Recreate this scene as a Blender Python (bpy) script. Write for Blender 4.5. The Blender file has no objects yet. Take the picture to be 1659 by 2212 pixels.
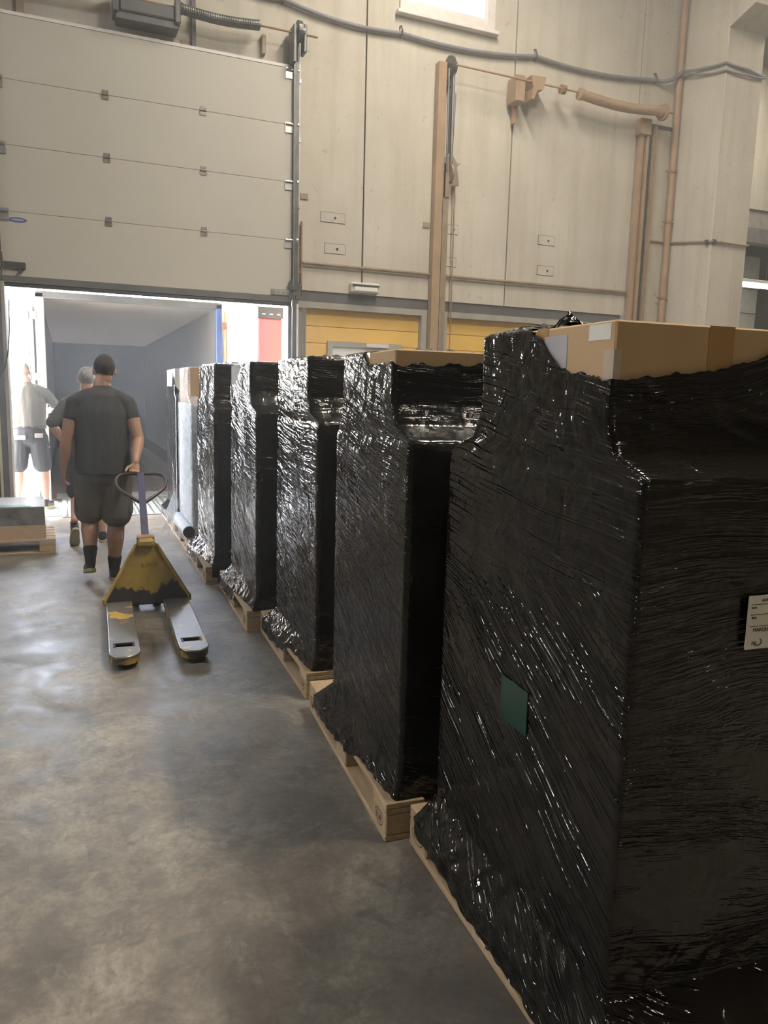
import bpy, bmesh, math, random
from mathutils import Vector, Matrix, noise
R = math.radians
random.seed(7)
scene = bpy.context.scene
COL = scene.collection

# ------------------------------------------------------------------ camera
cam_d = bpy.data.cameras.new('camera')
cam = bpy.data.objects.new('camera', cam_d)
COL.objects.link(cam)
cam_d.sensor_fit = 'VERTICAL'
cam_d.sensor_height = 36.0
cam_d.lens = 1650.0 / 2212.0 * 36.0
cam_d.clip_start = 0.05
cam_d.clip_end = 500
right = Vector((0.9244, -0.3803, 0.0255))
down = Vector((-0.0340, -0.1482, -0.9884))
fwd = Vector((0.3798, 0.9128, -0.1501))
cam.matrix_world = Matrix(((right.x, -down.x, -fwd.x, 0.0),
                           (right.y, -down.y, -fwd.y, 0.0),
                           (right.z, -down.z, -fwd.z, 1.55),
                           (0, 0, 0, 1)))
scene.camera = cam

# ------------------------------------------------------------------ sky, sun, exposure
world = bpy.data.worlds.new('world')
scene.world = world
world.use_nodes = True
wn = world.node_tree
wn.nodes.clear()
sky = wn.nodes.new('ShaderNodeTexSky')
sky.sky_type = 'NISHITA'
sky.sun_disc = False
sky.sun_elevation = R(48)
sky.sun_rotation = R(-60)
sky.air_density = 1.0
sky.dust_density = 3.0
bgn = wn.nodes.new('ShaderNodeBackground')
bgn.inputs['Strength'].default_value = 9.0
wo = wn.nodes.new('ShaderNodeOutputWorld')
hsv = wn.nodes.new('ShaderNodeHueSaturation')
hsv.inputs['Saturation'].default_value = 0.6
wn.links.new(sky.outputs[0], hsv.inputs['Color'])
wn.links.new(hsv.outputs[0], bgn.inputs['Color'])
wn.links.new(bgn.outputs[0], wo.inputs['Surface'])

sun_d = bpy.data.lights.new('sun', 'SUN')
sun_d.energy = 9.0
sun_d.angle = R(0.6)
sun_d.color = (1.0, 0.95, 0.86)
sun = bpy.data.objects.new('sun', sun_d)
COL.objects.link(sun)
sun.rotation_euler = Vector((0.62, -0.30, -0.80)).to_track_quat('-Z', 'Y').to_euler()

vs = scene.view_settings
vs.view_transform = 'Standard'
vs.look = 'None'
vs.exposure = 0.0
vs.gamma = 1.0
vs.use_curve_mapping = False

# hall lamps: (x, y, z, watts)
LAMPS = [(4.1, 2.4, 8.6, 660), (4.3, 6.8, 8.6, 310), (-5.2, 8.6, 8.2, 110), (-3.2, -1.5, 8.6, 15),  # the one left of the dock door is added to brighten the reflected wall
         (4.3, -5.0, 8.6, 130), (11.5, 6.0, 8.6, 150), (13.0, 10.6, 8.6, 170)]
HAZE = 0.017
LAMP_COLOUR = (1.0, 0.90, 0.74)


# ------------------------------------------------------------------ helpers
def tag(o, label=None, cat=None, group=None, kind=None):
    if label: o['label'] = label
    if cat: o['category'] = cat
    if group: o['group'] = group
    if kind: o['kind'] = kind
    return o


def thing(name, label=None, cat=None, loc=(0, 0, 0), rz=0.0, group=None, kind=None, parent=None):
    o = bpy.data.objects.new(name, None)
    o.empty_display_size = 0.2
    COL.objects.link(o)
    o.location = loc
    o.rotation_euler = (0, 0, rz)
    if parent: o.parent = parent
    return tag(o, label, cat, group, kind)


def link(name, me, mat=None, parent=None, loc=None, rot=None, smooth=False):
    o = bpy.data.objects.new(name, me)
    COL.objects.link(o)
    if mat and not me.materials:
        me.materials.append(mat)
    if parent: o.parent = parent
    if loc is not None: o.location = loc
    if rot is not None: o.rotation_euler = rot
    if smooth:
        for p in me.polygons: p.use_smooth = True
    return o


def build(name, bm, mat=None, parent=None, smooth=False, angle=None):
    bmesh.ops.recalc_face_normals(bm, faces=bm.faces)
    me = bpy.data.meshes.new(name)
    bm.to_mesh(me)
    bm.free()
    o = link(name, me, mat, parent)
    if smooth or angle:
        for p in me.polygons: p.use_smooth = True
        if angle: me.set_sharp_from_angle(angle=R(angle))
    return o


def box(bm, x0, x1, y0, y1, z0, z1, bev=0.0, M=None):
    vs_ = [bm.verts.new((x, y, z)) for z in (z0, z1) for y in (y0, y1) for x in (x0, x1)]
    f = [(0, 1, 3, 2), (4, 6, 7, 5), (0, 4, 5, 1), (2, 3, 7, 6), (0, 2, 6, 4), (1, 5, 7, 3)]
    fs = [bm.faces.new([vs_[i] for i in q]) for q in f]
    if bev > 0:
        es = list({e for q in fs for e in q.edges})
        r = bmesh.ops.bevel(bm, geom=es, offset=bev, segments=1, affect='EDGES')
        if M: bmesh.ops.transform(bm, matrix=M, verts=list({v for q in r['faces'] for v in q.verts}))
    elif M:
        bmesh.ops.transform(bm, matrix=M, verts=vs_)
    return vs_


def boxo(name, b, mat, parent=None, bev=0.0):
    bm = bmesh.new()
    box(bm, *b, bev=bev)
    return build(name, bm, mat, parent)


def tube(bm, pts, r, seg=10, closed=False, cap=True):
    pts = [Vector(p) for p in pts]
    n = len(pts)
    rs = r if isinstance(r, (list, tuple)) else [r] * n
    rings = []
    ref = None
    for i, p in enumerate(pts):
        if closed:
            d = pts[(i + 1) % n] - pts[i - 1]
        else:
            d = pts[min(i + 1, n - 1)] - pts[max(i - 1, 0)]
        d.normalize()
        if ref is None:
            ref = d.orthogonal().normalized()
        s = (ref - d * ref.dot(d))
        if s.length < 1e-5: s = d.orthogonal()
        s.normalize()
        ref = s
        t = d.cross(s)
        rings.append([bm.verts.new(p + (s * math.cos(a) + t * math.sin(a)) * rs[i])
                      for a in (2 * math.pi * k / seg for k in range(seg))])
    m = n if closed else n - 1
    for i in range(m):
        a, b = rings[i], rings[(i + 1) % n]
        for k in range(seg):
            bm.faces.new((a[k], a[(k + 1) % seg], b[(k + 1) % seg], b[k]))
    if cap and not closed:
        bm.faces.new(rings[0][::-1])
        bm.faces.new(rings[-1])
    return rings


def tubeo(name, pts, r, mat, parent=None, seg=10, closed=False):
    bm = bmesh.new()
    tube(bm, pts, r, seg, closed)
    return build(name, bm, mat, parent, angle=50)


def disc(bm, c, axis, r0, h, seg=20):
    c = Vector(c); a = Vector(axis).normalized()
    tube(bm, [c - a * h / 2, c + a * h / 2], r0, seg)


def prism(bm, poly, d0, d1, plane='XZ'):
    """closed polygon extruded between d0 and d1 along the remaining axis"""
    def P(u, v, d):
        return {'XZ': (u, d, v), 'XY': (u, v, d), 'YZ': (d, u, v)}[plane]
    a = [bm.verts.new(P(u, v, d0)) for u, v in poly]
    b = [bm.verts.new(P(u, v, d1)) for u, v in poly]
    bm.faces.new(a)
    bm.faces.new(b[::-1])
    n = len(poly)
    for i in range(n):
        bm.faces.new((a[i], a[(i + 1) % n], b[(i + 1) % n], b[i]))
    return a + b


# ------------------------------------------------------------------ materials
class NT:
    def __init__(self, name):
        self.m = bpy.data.materials.new(name)
        self.m.use_nodes = True
        self.t = self.m.node_tree
        self.t.nodes.clear()
        self.out = self.t.nodes.new('ShaderNodeOutputMaterial')
        self.p = self.n('ShaderNodeBsdfPrincipled')
        self.l(self.p.outputs[0], self.out.inputs['Surface'])
        self.co = self.n('ShaderNodeTexCoord')

    def n(self, t, **kw):
        o = self.t.nodes.new(t)
        for k, v in kw.items():
            if k in o.inputs.keys() if hasattr(o.inputs, 'keys') else False:
                o.inputs[k].default_value = v
            else:
                setattr(o, k, v)
        return o

    def l(self, a, b):
        self.t.links.new(a, b)

    def mapped(self, scale=(1, 1, 1), src='Object', rot=(0, 0, 0)):
        m = self.n('ShaderNodeMapping')
        m.inputs['Scale'].default_value = scale
        m.inputs['Rotation'].default_value = rot
        self.l(self.co.outputs[src], m.inputs['Vector'])
        return m.outputs[0]

    def noise(self, vec, scale, detail=3.0, rough=0.55, dist=0.0):
        o = self.n('ShaderNodeTexNoise')
        o.inputs['Scale'].default_value = scale
        o.inputs['Detail'].default_value = detail
        o.inputs['Roughness'].default_value = rough
        o.inputs['Distortion'].default_value = dist
        self.l(vec, o.inputs['Vector'])
        return o.outputs['Fac']

    def ramp(self, fac, stops):
        o = self.n('ShaderNodeValToRGB')
        e = o.color_ramp.elements
        while len(e) < len(stops): e.new(0.5)
        for i, (p, c) in enumerate(stops):
            e[i].position = p
            e[i].color = (c, c, c, 1) if not isinstance(c, (tuple, list)) else (*c[:3], 1)
        self.l(fac, o.inputs['Fac'])
        return o.outputs['Color']

    def mix(self, fac, a, b, mode='MIX'):
        o = self.n('ShaderNodeMix', data_type='RGBA', blend_type=mode)
        for sock, v in ((o.inputs[0], fac), (o.inputs[6], a), (o.inputs[7], b)):
            if isinstance(v, bpy.types.NodeSocket): self.l(v, sock)
            elif isinstance(v, (tuple, list)): sock.default_value = (*v[:3], 1)
            else: sock.default_value = v
        return o.outputs[2]

    def math(self, op, a, b=None):
        o = self.n('ShaderNodeMath', operation=op)
        for s, v in zip(o.inputs, (a, b)):
            if v is None: continue
            if isinstance(v, bpy.types.NodeSocket): self.l(v, s)
            else: s.default_value = v
        return o.outputs[0]

    def bump(self, h, dist=0.01, strength=0.5, prev=None):
        o = self.n('ShaderNodeBump')
        o.inputs['Strength'].default_value = strength
        o.inputs['Distance'].default_value = dist
        self.l(h, o.inputs['Height'])
        if prev is not None: self.l(prev, o.inputs['Normal'])
        return o.outputs[0]

    def set(self, **kw):
        for k, v in kw.items():
            s = self.p.inputs[k.replace('_', ' ')]
            if isinstance(v, bpy.types.NodeSocket): self.l(v, s)
            elif isinstance(v, (tuple, list)): s.default_value = (*v[:3], 1) if len(s.default_value) == 4 else v
            else: s.default_value = v
        return self


def simple(name, col, rough=0.6, metal=0.0, var=0.12, scale=8.0, bump=0.0, spec=0.5):
    t = NT(name)
    v = t.mapped()
    n = t.noise(v, scale, 4)
    lo = tuple(c * (1 - var) for c in col)
    hi = tuple(min(1, c * (1 + var)) for c in col)
    t.set(Base_Color=t.ramp(n, [(0.3, lo), (0.7, hi)]), Roughness=rough, Metallic=metal)
    t.p.inputs['Specular IOR Level'].default_value = spec
    if bump: t.set(Normal=t.bump(t.noise(v, scale * 6, 3), 0.004, bump))
    return t.m


def mat_concrete_wall():
    t = NT('painted_concrete')
    v = t.mapped()
    big = t.noise(v, 0.7, 5, 0.6)
    streak = t.noise(t.mapped((5, 5, 0.35)), 1.0, 4, 0.6)
    fine = t.noise(v, 22, 5, 0.65)
    base = t.ramp(big, [(0.3, (0.50, 0.462, 0.40)), (0.7, (0.625, 0.585, 0.51))])
    c = t.mix(t.ramp(streak, [(0.46, 0.0), (0.68, 0.5)]), base, (0.42, 0.37, 0.29))
    spots = t.noise(v, 9.0, 6, 0.75, 0.6)
    c = t.mix(t.ramp(spots, [(0.61, 0.0), (0.69, 0.5)]), c, (0.20, 0.17, 0.14))
    c = t.mix(t.ramp(fine, [(0.35, 0.10), (0.65, 0.0)]), c, (0.3, 0.27, 0.22))
    t.set(Base_Color=c, Roughness=0.8)
    t.set(Normal=t.bump(fine, 0.006, 0.25))
    return t.m


def mat_floor():
    t = NT('worn_concrete_floor')
    v = t.mapped()
    a = t.noise(v, 1.1, 9, 0.70, 0.3)
    b = t.noise(v, 4.0, 9, 0.75, 0.4)
    f = t.noise(v, 45, 4, 0.6)
    c = t.ramp(a, [(0.38, (0.155, 0.138, 0.112)), (0.5, (0.255, 0.228, 0.187)), (0.62, (0.37, 0.335, 0.275))])
    c = t.mix(t.ramp(b, [(0.40, 0.75), (0.58, 0.0)]), c, (0.125, 0.112, 0.095))
    c = t.mix(t.ramp(t.noise(v, 2.3, 10, 0.78, 0.6), [(0.52, 0.0), (0.62, 0.42)]), c, (0.45, 0.41, 0.345))
    c = t.mix(t.ramp(t.noise(v, 6.5, 6, 0.7, 0.5), [(0.52, 0.0), (0.62, 0.45)]), c, (0.09, 0.082, 0.072))
    c = t.mix(t.ramp(f, [(0.3, 0.35), (0.6, 0.0)]), c, (0.10, 0.09, 0.08))
    scuff = t.noise(t.mapped((7, 0.7, 1), rot=(0, 0, 0.5)), 2.2, 5, 0.7)
    c = t.mix(t.ramp(scuff, [(0.60, 0.0), (0.72, 0.55)]), c, (0.085, 0.08, 0.075))
    r = t.ramp(b, [(0.35, 0.34), (0.65, 0.55)])
    t.set(Base_Color=c, Roughness=r)
    t.set(Normal=t.bump(t.noise(v, 14, 6, 0.65), 0.006, 0.22))
    return t.m


def mat_film(name, col, rough, strength, a1=40, a2=12, spec=0.5, freq=62, split=(0.95, 1.25), seed=0.0, low=0.06, lo_=2.6, detail=3.5, warp=0.10, wid=0.10, ior=1.5):
    t = NT(name)
    uv = t.co.outputs['UV']

    def layer(ang, lo, hi, off):
        r = t.n('ShaderNodeVectorRotate', rotation_type='Z_AXIS')
        r.inputs['Angle'].default_value = R(ang)
        # a slow warp keeps the pleats from running dead straight
        w = t.n('ShaderNodeTexNoise')
        w.inputs['Scale'].default_value = 2.3
        w.inputs['Detail'].default_value = 1
        t.l(uv, w.inputs['Vector'])
        ws = t.n('ShaderNodeVectorMath', operation='SCALE')
        ws.inputs['Scale'].default_value = warp
        t.l(w.outputs['Color'], ws.inputs[0])
        ad = t.n('ShaderNodeVectorMath', operation='ADD')
        t.l(uv, ad.inputs[0]); t.l(ws.outputs[0], ad.inputs[1])
        t.l(ad.outputs[0], r.inputs['Vector'])
        m = t.n('ShaderNodeVectorMath', operation='MULTIPLY_ADD')
        m.inputs[1].default_value = (lo, hi, 1)
        m.inputs[2].default_value = (off + seed, seed * 1.7, seed)
        t.l(r.outputs[0], m.inputs[0])
        n = t.noise(m.outputs[0], 1.0, detail, 0.62, 0.25)
        d = t.math('ABSOLUTE', t.math('SUBTRACT', n, 0.5))
        q = t.n('ShaderNodeMapRange', interpolation_type='SMOOTHSTEP')
        q.inputs[1].default_value, q.inputs[2].default_value = 0.0, wid
        q.inputs[3].default_value, q.inputs[4].default_value = 1.0, 0.0
        t.l(d, q.inputs[0])
        return q.outputs[0]
    A = layer(a1, lo_, freq, 0.0)
    A2 = layer(a1 + 6, lo_ * 1.8, freq * 0.45, 5.0)
    B = layer(a2, lo_, freq, 11.0)
    sep = t.n('ShaderNodeSeparateXYZ')
    t.l(uv, sep.inputs[0])
    big = t.noise(uv, 1.6, 2)
    h = t.math('ADD', sep.outputs[1], t.math('MULTIPLY', t.math('SUBTRACT', big, 0.5), 0.9))
    mr = t.n('ShaderNodeMapRange')
    mr.inputs[1].default_value, mr.inputs[2].default_value = split
    t.l(h, mr.inputs[0])
    mixA = t.math('ADD', A, t.math('MULTIPLY', A2, 0.6))
    mx = t.n('ShaderNodeMix', data_type='FLOAT')
    t.l(mr.outputs[0], mx.inputs[0]); t.l(mixA, mx.inputs[2]); t.l(B, mx.inputs[3])
    # slack and tight patches
    pr = t.n('ShaderNodeVectorRotate', rotation_type='Z_AXIS')
    pr.inputs['Angle'].default_value = R(a1 - 6)
    t.l(uv, pr.inputs['Vector'])
    pm = t.n('ShaderNodeVectorMath', operation='MULTIPLY')
    pm.inputs[1].default_value = (2.2, 7.0, 1)
    t.l(pr.outputs[0], pm.inputs[0])
    patch = t.ramp(t.noise(pm.outputs[0], 1.0, 3), [(0.38, low), (0.62, 1.0)])
    hh = t.math('MULTIPLY', mx.outputs[0], patch)
    cr = t.noise(uv, 13, 2.5, 0.5, 0.8)
    nb_ = t.bump(cr, 0.006, 1.0)
    t.set(Base_Color=col, Roughness=rough, Normal=t.bump(hh, 0.09 / freq * strength, 1.0, nb_))
    t.p.inputs['Specular IOR Level'].default_value = spec
    t.p.inputs['IOR'].default_value = ior
    return t.m


def mat_clear_film(name='clear_stretch_film', lo=0.18, hi=0.5):
    t = NT(name)
    uv = t.co.outputs['UV']
    n1 = t.noise(uv, 9, 4, 0.6, 1.0)
    n2 = t.noise(uv, 55, 3)
    t.set(Base_Color=(0.80, 0.86, 0.93), Roughness=0.16, Normal=t.bump(t.math('ADD', n1, t.math('MULTIPLY', n2, 0.3)), 0.02, 0.6))
    tr = t.n('ShaderNodeBsdfTransparent')
    mx = t.n('ShaderNodeMixShader')
    t.l(t.ramp(n1, [(0.35, lo), (0.7, hi)]), mx.inputs[0])
    t.l(tr.outputs[0], mx.inputs[1]); t.l(t.p.outputs[0], mx.inputs[2])
    t.l(mx.outputs[0], t.out.inputs['Surface'])
    return t.m


def mat_worn_paint(name, paint, bare, scale=6.0, lo=0.52, hi=0.56, zfade=None, metal=0.6, dark=(0.05, 0.045, 0.045)):
    t = NT(name)
    v = t.mapped()
    n = t.noise(v, scale, 6, 0.62, 0.5)
    if zfade:
        sep = t.n('ShaderNodeSeparateXYZ')
        t.l(v, sep.inputs[0])
        mr = t.n('ShaderNodeMapRange')
        mr.inputs[1].default_value, mr.inputs[2].default_value = zfade
        mr.inputs[3].default_value, mr.inputs[4].default_value = 0.35, -0.12
        t.l(sep.outputs[2], mr.inputs[0])
        n = t.math('ADD', n, mr.outputs[0])
    k = t.ramp(n, [(lo, 0.0), (hi, 1.0)])
    dirt = t.ramp(t.noise(v, scale * 3, 5, 0.7), [(0.45, 0.0), (0.75, 0.5)])
    c = t.mix(k, t.mix(dirt, paint, tuple(p * 0.55 for p in paint)), bare)
    t.set(Base_Color=c, Roughness=0.42, Metallic=t.math('MULTIPLY', k, metal))
    return t.m


def mat_wood(name='pale_pallet_wood', a=(0.42, 0.30, 0.17), b=(0.60, 0.46, 0.29)):
    t = NT(name)
    v = t.mapped((9, 1.4, 14))
    n = t.noise(v, 2.2, 5, 0.6, 0.8)
    info = t.n('ShaderNodeObjectInfo')
    c = t.ramp(n, [(0.3, a), (0.7, b)])
    c = t.mix(t.math('MULTIPLY', info.outputs['Random'], 0.45), c, (0.36, 0.24, 0.13))
    t.set(Base_Color=c, Roughness=0.75, Normal=t.bump(n, 0.003, 0.3))
    return t.m


def mat_card(name, a, b):
    t = NT(name)
    v = t.mapped()
    n = t.noise(t.mapped((3, 3, 60)), 1.0, 3)
    c = t.ramp(t.noise(v, 3, 3), [(0.3, a), (0.7, b)])
    t.set(Base_Color=c, Roughness=0.75, Normal=t.bump(n, 0.002, 0.2))
    return t.m


def mat_emit(name, col, s):
    t = NT(name)
    t.set(Base_Color=col, Roughness=0.4)
    t.p.inputs['Emission Color'].default_value = (*col, 1)
    t.p.inputs['Emission Strength'].default_value = s
    return t.m


def mat_glass(name='clear_glass'):
    t = NT(name)
    g = t.n('ShaderNodeBsdfGlossy'); g.inputs['Roughness'].default_value = 0.03
    tr = t.n('ShaderNodeBsdfTransparent'); tr.inputs['Color'].default_value = (0.93, 0.95, 0.95, 1)
    fr = t.n('ShaderNodeFresnel'); fr.inputs['IOR'].default_value = 1.45
    mx = t.n('ShaderNodeMixShader')
    t.l(fr.outputs[0], mx.inputs[0]); t.l(tr.outputs[0], mx.inputs[1]); t.l(g.outputs[0], mx.inputs[2])
    t.l(mx.outputs[0], t.out.inputs['Surface'])
    return t.m


def mat_translucent(name, col):
    t = NT(name)
    d = t.n('ShaderNodeBsdfDiffuse'); d.inputs['Color'].default_value = (*col, 1)
    s = t.n('ShaderNodeBsdfTranslucent'); s.inputs['Color'].default_value = (*col, 1)
    mx = t.n('ShaderNodeMixShader'); mx.inputs[0].default_value = 0.10
    t.l(d.outputs[0], mx.inputs[1]); t.l(s.outputs[0], mx.inputs[2])
    t.l(mx.outputs[0], t.out.inputs['Surface'])
    return t.m


M_WALL = mat_concrete_wall()
M_FLOOR = mat_floor()
M_PLAIN = simple('hall_cladding', (0.26, 0.25, 0.23), 0.8, var=0.08, scale=1.5)
M_CEIL = simple('ceiling_sheet', (0.24, 0.23, 0.21), 0.8, var=0.05, scale=1)
M_DARK = simple('dark_rubber', (0.035, 0.036, 0.04), 0.6)
M_JOINT = simple('joint_sealant', (0.05, 0.045, 0.04), 0.9)
M_BEAM = simple('grey_steel_beam', (0.115, 0.115, 0.12), 0.55, var=0.2, scale=3)
M_FRAME = simple('grey_door_frame', (0.36, 0.34, 0.30), 0.5, var=0.15, scale=4)
M_PANEL = simple('cream_door_panel', (0.50, 0.475, 0.415), 0.5, var=0.03, scale=1.2)
M_YELLOW = simple('yellow_door_board', (0.80, 0.50, 0.10), 0.5, var=0.05, scale=2)
M_STEEL = simple('galvanised_steel', (0.42, 0.43, 0.44), 0.38, 0.85, var=0.2, scale=9)
M_HINGE = simple('dull_hinge_steel', (0.24, 0.235, 0.22), 0.4, 0.6, var=0.3, scale=30)
M_DSTEEL = simple('dark_steel', (0.12, 0.125, 0.13), 0.45, 0.7, var=0.25, scale=9)
M_TAN = simple('tan_painted_steel', (0.37, 0.25, 0.155), 0.5, var=0.14, scale=5)
M_TANG = simple('greyed_tan_steel', (0.28, 0.215, 0.16), 0.5, var=0.2, scale=6)
M_RUST = simple('rusty_steel', (0.30, 0.17, 0.10), 0.7, var=0.3, scale=10)
M_WFRAME = simple('white_window_frame', (0.72, 0.68, 0.66), 0.5, var=0.08)
M_CABLE = simple('grey_cable_sheath', (0.20, 0.20, 0.22), 0.55)
M_BLACK = simple('black_plastic', (0.02, 0.02, 0.022), 0.4)
M_WOOD = mat_wood()
M_CARD = mat_card('brown_cardboard', (0.50, 0.33, 0.17), (0.58, 0.39, 0.21))
M_CARDG = mat_card('grey_cardboard', (0.42, 0.40, 0.38), (0.52, 0.50, 0.48))
M_TAPE = simple('brown_packing_tape', (0.44, 0.26, 0.10), 0.25, var=0.05)
M_PAPER = simple('white_paper', (0.78, 0.74, 0.64), 0.7, var=0.03)
M_INK = simple('dark_print', (0.10, 0.09, 0.08), 0.7, var=0.05)
M_STAMP = simple('burnt_stamp', (0.09, 0.055, 0.035), 0.9, var=0.05)
M_CLEAR = mat_clear_film()
M_CLEARER = mat_clear_film('thin_clear_film', 0.03, 0.22)
M_GLASS = mat_glass()
M_WHITE = simple('white_enamel', (0.78, 0.78, 0.76), 0.4, var=0.03)


def text(name, body, size, mat, parent, M, ext=0.0004):
    cu = bpy.data.curves.new(name, 'FONT')
    cu.body = body
    cu.size = size
    cu.extrude = ext
    cu.align_x = 'CENTER'
    cu.align_y = 'CENTER'
    tmp = bpy.data.objects.new(name, cu)
    COL.objects.link(tmp)
    bpy.context.view_layer.update()
    me = bpy.data.meshes.new_from_object(tmp.evaluated_get(bpy.context.evaluated_depsgraph_get()))
    bpy.data.objects.remove(tmp)
    me.transform(M)
    me.materials.clear()
    return link(name, me, mat, parent)


# ================================================================== THE SETTING
floor = boxo('floor', (-9, 17, -9, 10.0, -0.3, 0.0), M_FLOOR)
tag(floor, 'worn grey concrete hall floor with stains', kind='structure')
far_floor = boxo('floor_far', (8.3, 17, 10.0, 16, -0.3, 0.0), M_FLOOR)
tag(far_floor, 'concrete floor of the hall beyond the column', kind='structure')
ceil = boxo('ceiling', (-9.2, 17.2, -9.2, 16.2, 9.3, 9.5), M_CEIL)
tag(ceil, 'grey sheet ceiling of the hall', kind='structure')
wl = thing('wall_left', 'plain grey side wall of the hall with added high windows', kind='structure')
WY = [(0.4, 1.6), (2.7, 3.9), (5.7, 6.9)]  # unseen windows, added to give the film something bright to reflect
bm = bmesh.new()
box(bm, -9.2, -9, -9.2, 10.2, 0, 6.6)
box(bm, -9.2, -9, -9.2, 10.2, 8.1, 9.3)
ed = [-9.2] + [v for w_ in WY for v in w_] + [10.2]
for a_, b_ in zip(ed[0::2], ed[1::2]):
    box(bm, -9.2, -9, a_, b_, 6.6, 8.1)
build('wall_panel', bm, M_PLAIN, wl)
for k, (a_, b_) in enumerate(WY):
    w_ = thing('window_%d' % (k + 2), 'unseen high window added in the left side wall for film reflections', kind='structure')
    bm = bmesh.new()
    for q in ((a_, b_, 6.6, 6.67), (a_, b_, 8.03, 8.1), (a_, a_ + 0.07, 6.67, 8.03), (b_ - 0.07, b_, 6.67, 8.03), ((a_ + b_) / 2 - 0.03, (a_ + b_) / 2 + 0.03, 6.67, 8.03)):
        box(bm, -9.15, -9.03, q[0], q[1], q[2], q[3])
    build('window_frame', bm, M_WFRAME, w_)
    boxo('pane', (-9.10, -9.095, a_, b_, 6.6, 8.1), M_GLASS, w_)
for nm, b, lab in (('wall_front', (-9, 17, -9.2, -9, 0, 9.3), 'plain grey wall behind the viewer'),
                   ('wall_right', (17, 17.2, -9.2, 16.2, 0, 9.3), 'plain grey wall far to the right'),
                   ('wall_far', (8.3, 17, 16, 16.2, 0, 9.3), 'pale wall of the hall beyond the column'),
                   ('wall_side', (8.3, 8.5, 10.2, 16, 0, 9.3), 'side wall of the hall beyond the column')):
    tag(boxo(nm, b, M_PLAIN), lab, kind='structure')

# back wall: concrete panels with dark joints, dock opening below
wall = thing('wall_back', 'cream concrete panel wall with dark vertical joints', kind='structure')
SEAMS = [-9.0, -7.3, -5.1, -2.88, -0.67, 1.54, 3.75, 5.98, 8.17, 9.02]
G = 0.011


def wpanel(rects):
    bm = bmesh.new()
    for x0, x1, z0, z1 in rects:
        box(bm, x0, x1, 10.0, 10.2, z0, z1)
    return build('concrete_panel', bm, M_WALL, wall)


panels = {}
for i in range(len(SEAMS) - 1):
    a, b = SEAMS[i] + G, SEAMS[i + 1] - G
    if SEAMS[i] < -0.7 or SEAMS[i] > 8.1:
        rects = [(a, b, 0, 9.3)]
    if i == 2:  # hole for the added twin window
        rects = [(a, b, 0, 6.52), (a, -4.60, 6.52, 8.3), (-3.19, b, 6.52, 8.3), (a, b, 8.3, 9.3)]
    elif i == 6:
        # window hole
        rects = [(a, b, 2.90, 6.52), (a, 4.19, 6.52, 8.3), (5.60, b, 6.52, 8.3), (a, b, 8.3, 9.3)]
    elif -0.7 <= SEAMS[i] <= 8.1:
        rects = [(a, b, 2.90, 9.3)]
    panels[i] = wpanel(rects)
for i, s in enumerate(SEAMS[1:-1]):
    boxo('joint_sealant', (s - 0.03, s + 0.03, 10.07, 10.19, 2.9 if -0.7 <= s < 8.2 else 0.0, 9.3), M_JOINT, wall)
boxo('joint_sealant', (8.19, 8.89, 9.992, 10.004, 5.72, 5.775), M_JOINT, wall)
boxo('joint_sealant', (8.868, 8.893, 9.985, 10.004, 4.95, 5.75), M_JOINT, wall)
boxo('joint_sealant', (8.882, 8.893, 9.99, 10.004, 5.77, 9.3), M_JOINT, wall)
# cast-in plates (thin outlined covers with a bolt in the middle)
for (x0, x1, z0, z1, i) in ((3.16, 3.49, 3.79, 3.91, 5), (3.22, 3.50, 3.40, 3.52, 5), (6.51, 6.79, 3.82, 3.95, 7),
                            (6.52, 6.80, 3.39, 3.52, 7), (4.99, 5.17, 3.82, 3.94, 6), (4.98, 5.16, 3.38, 3.50, 6)):
    boxo('cover_plate', (x0, x1, 9.994, 10.004, z0, z1), M_WALL, panels[i])
    bm = bmesh.new()
    w = 0.005
    for b in ((x0 - w, x1 + w, z0 - w, z0), (x0 - w, x1 + w, z1, z1 + w), (x0 - w, x0, z0, z1), (x1, x1 + w, z0, z1)):
        box(bm, b[0], b[1], 9.996, 10.003, b[2], b[3])
    disc(bm, ((x0 + x1) / 2 + 0.03, 9.99, (z0 + z1) / 2), (0, 1, 0), 0.014, 0.012, 8)
    build('plate_rim', bm, M_JOINT, panels[i])
for (x, z, i) in ((2.93, 4.07, 5), (4.68, 3.90, 6), (1.45, 5.62, 4), (9.03 - .05, 6.0, 8)):
    boxo('cover_plate', (x - 0.05, x + 0.05, 9.985, 10.004, z - 0.035, z + 0.035), M_TANG, panels[i])

# dark strip and door heads under the panels
tag(boxo('trim_1', (2.78, 8.15, 10.02, 10.18, 2.76, 2.90), M_BEAM), 'dark grey strip under the concrete panels', kind='structure')
tag(boxo('trim_2', (2.78, 8.15, 10.0, 10.18, 2.68, 2.76), M_FRAME), 'grey head frame above the yellow doors', kind='structure')
tag(boxo('trim_3', (-0.67, 2.80, 10.02, 10.2, 2.84, 2.90), M_BEAM), 'dark lintel edge above the dock opening', kind='structure')
tag(boxo('trim_4', (2.72, 2.97, 9.98, 10.18, 0, 2.68), M_FRAME, bev=0.006), 'grey jamb post right of the dock opening', kind='structure')
tag(boxo('trim_5', (-0.70, -0.60, 9.99, 10.2, 0, 2.84), M_FRAME, bev=0.006), 'grey jamb left of the dock opening', kind='structure')
tag(boxo('trim_6', (4.66, 4.74, 10.0, 10.18, 0, 2.68), M_FRAME), 'grey frame upright between the yellow doors', kind='structure')
tag(boxo('trim_7', (4.98, 5.06, 10.0, 10.18, 0, 2.68), M_FRAME), 'grey frame upright right of the tan post', kind='structure')
tag(boxo('trim_8', (8.10, 8.19, 10.0, 10.18, 0, 2.90), M_FRAME), 'grey frame upright at the right yellow door', kind='structure')
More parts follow.
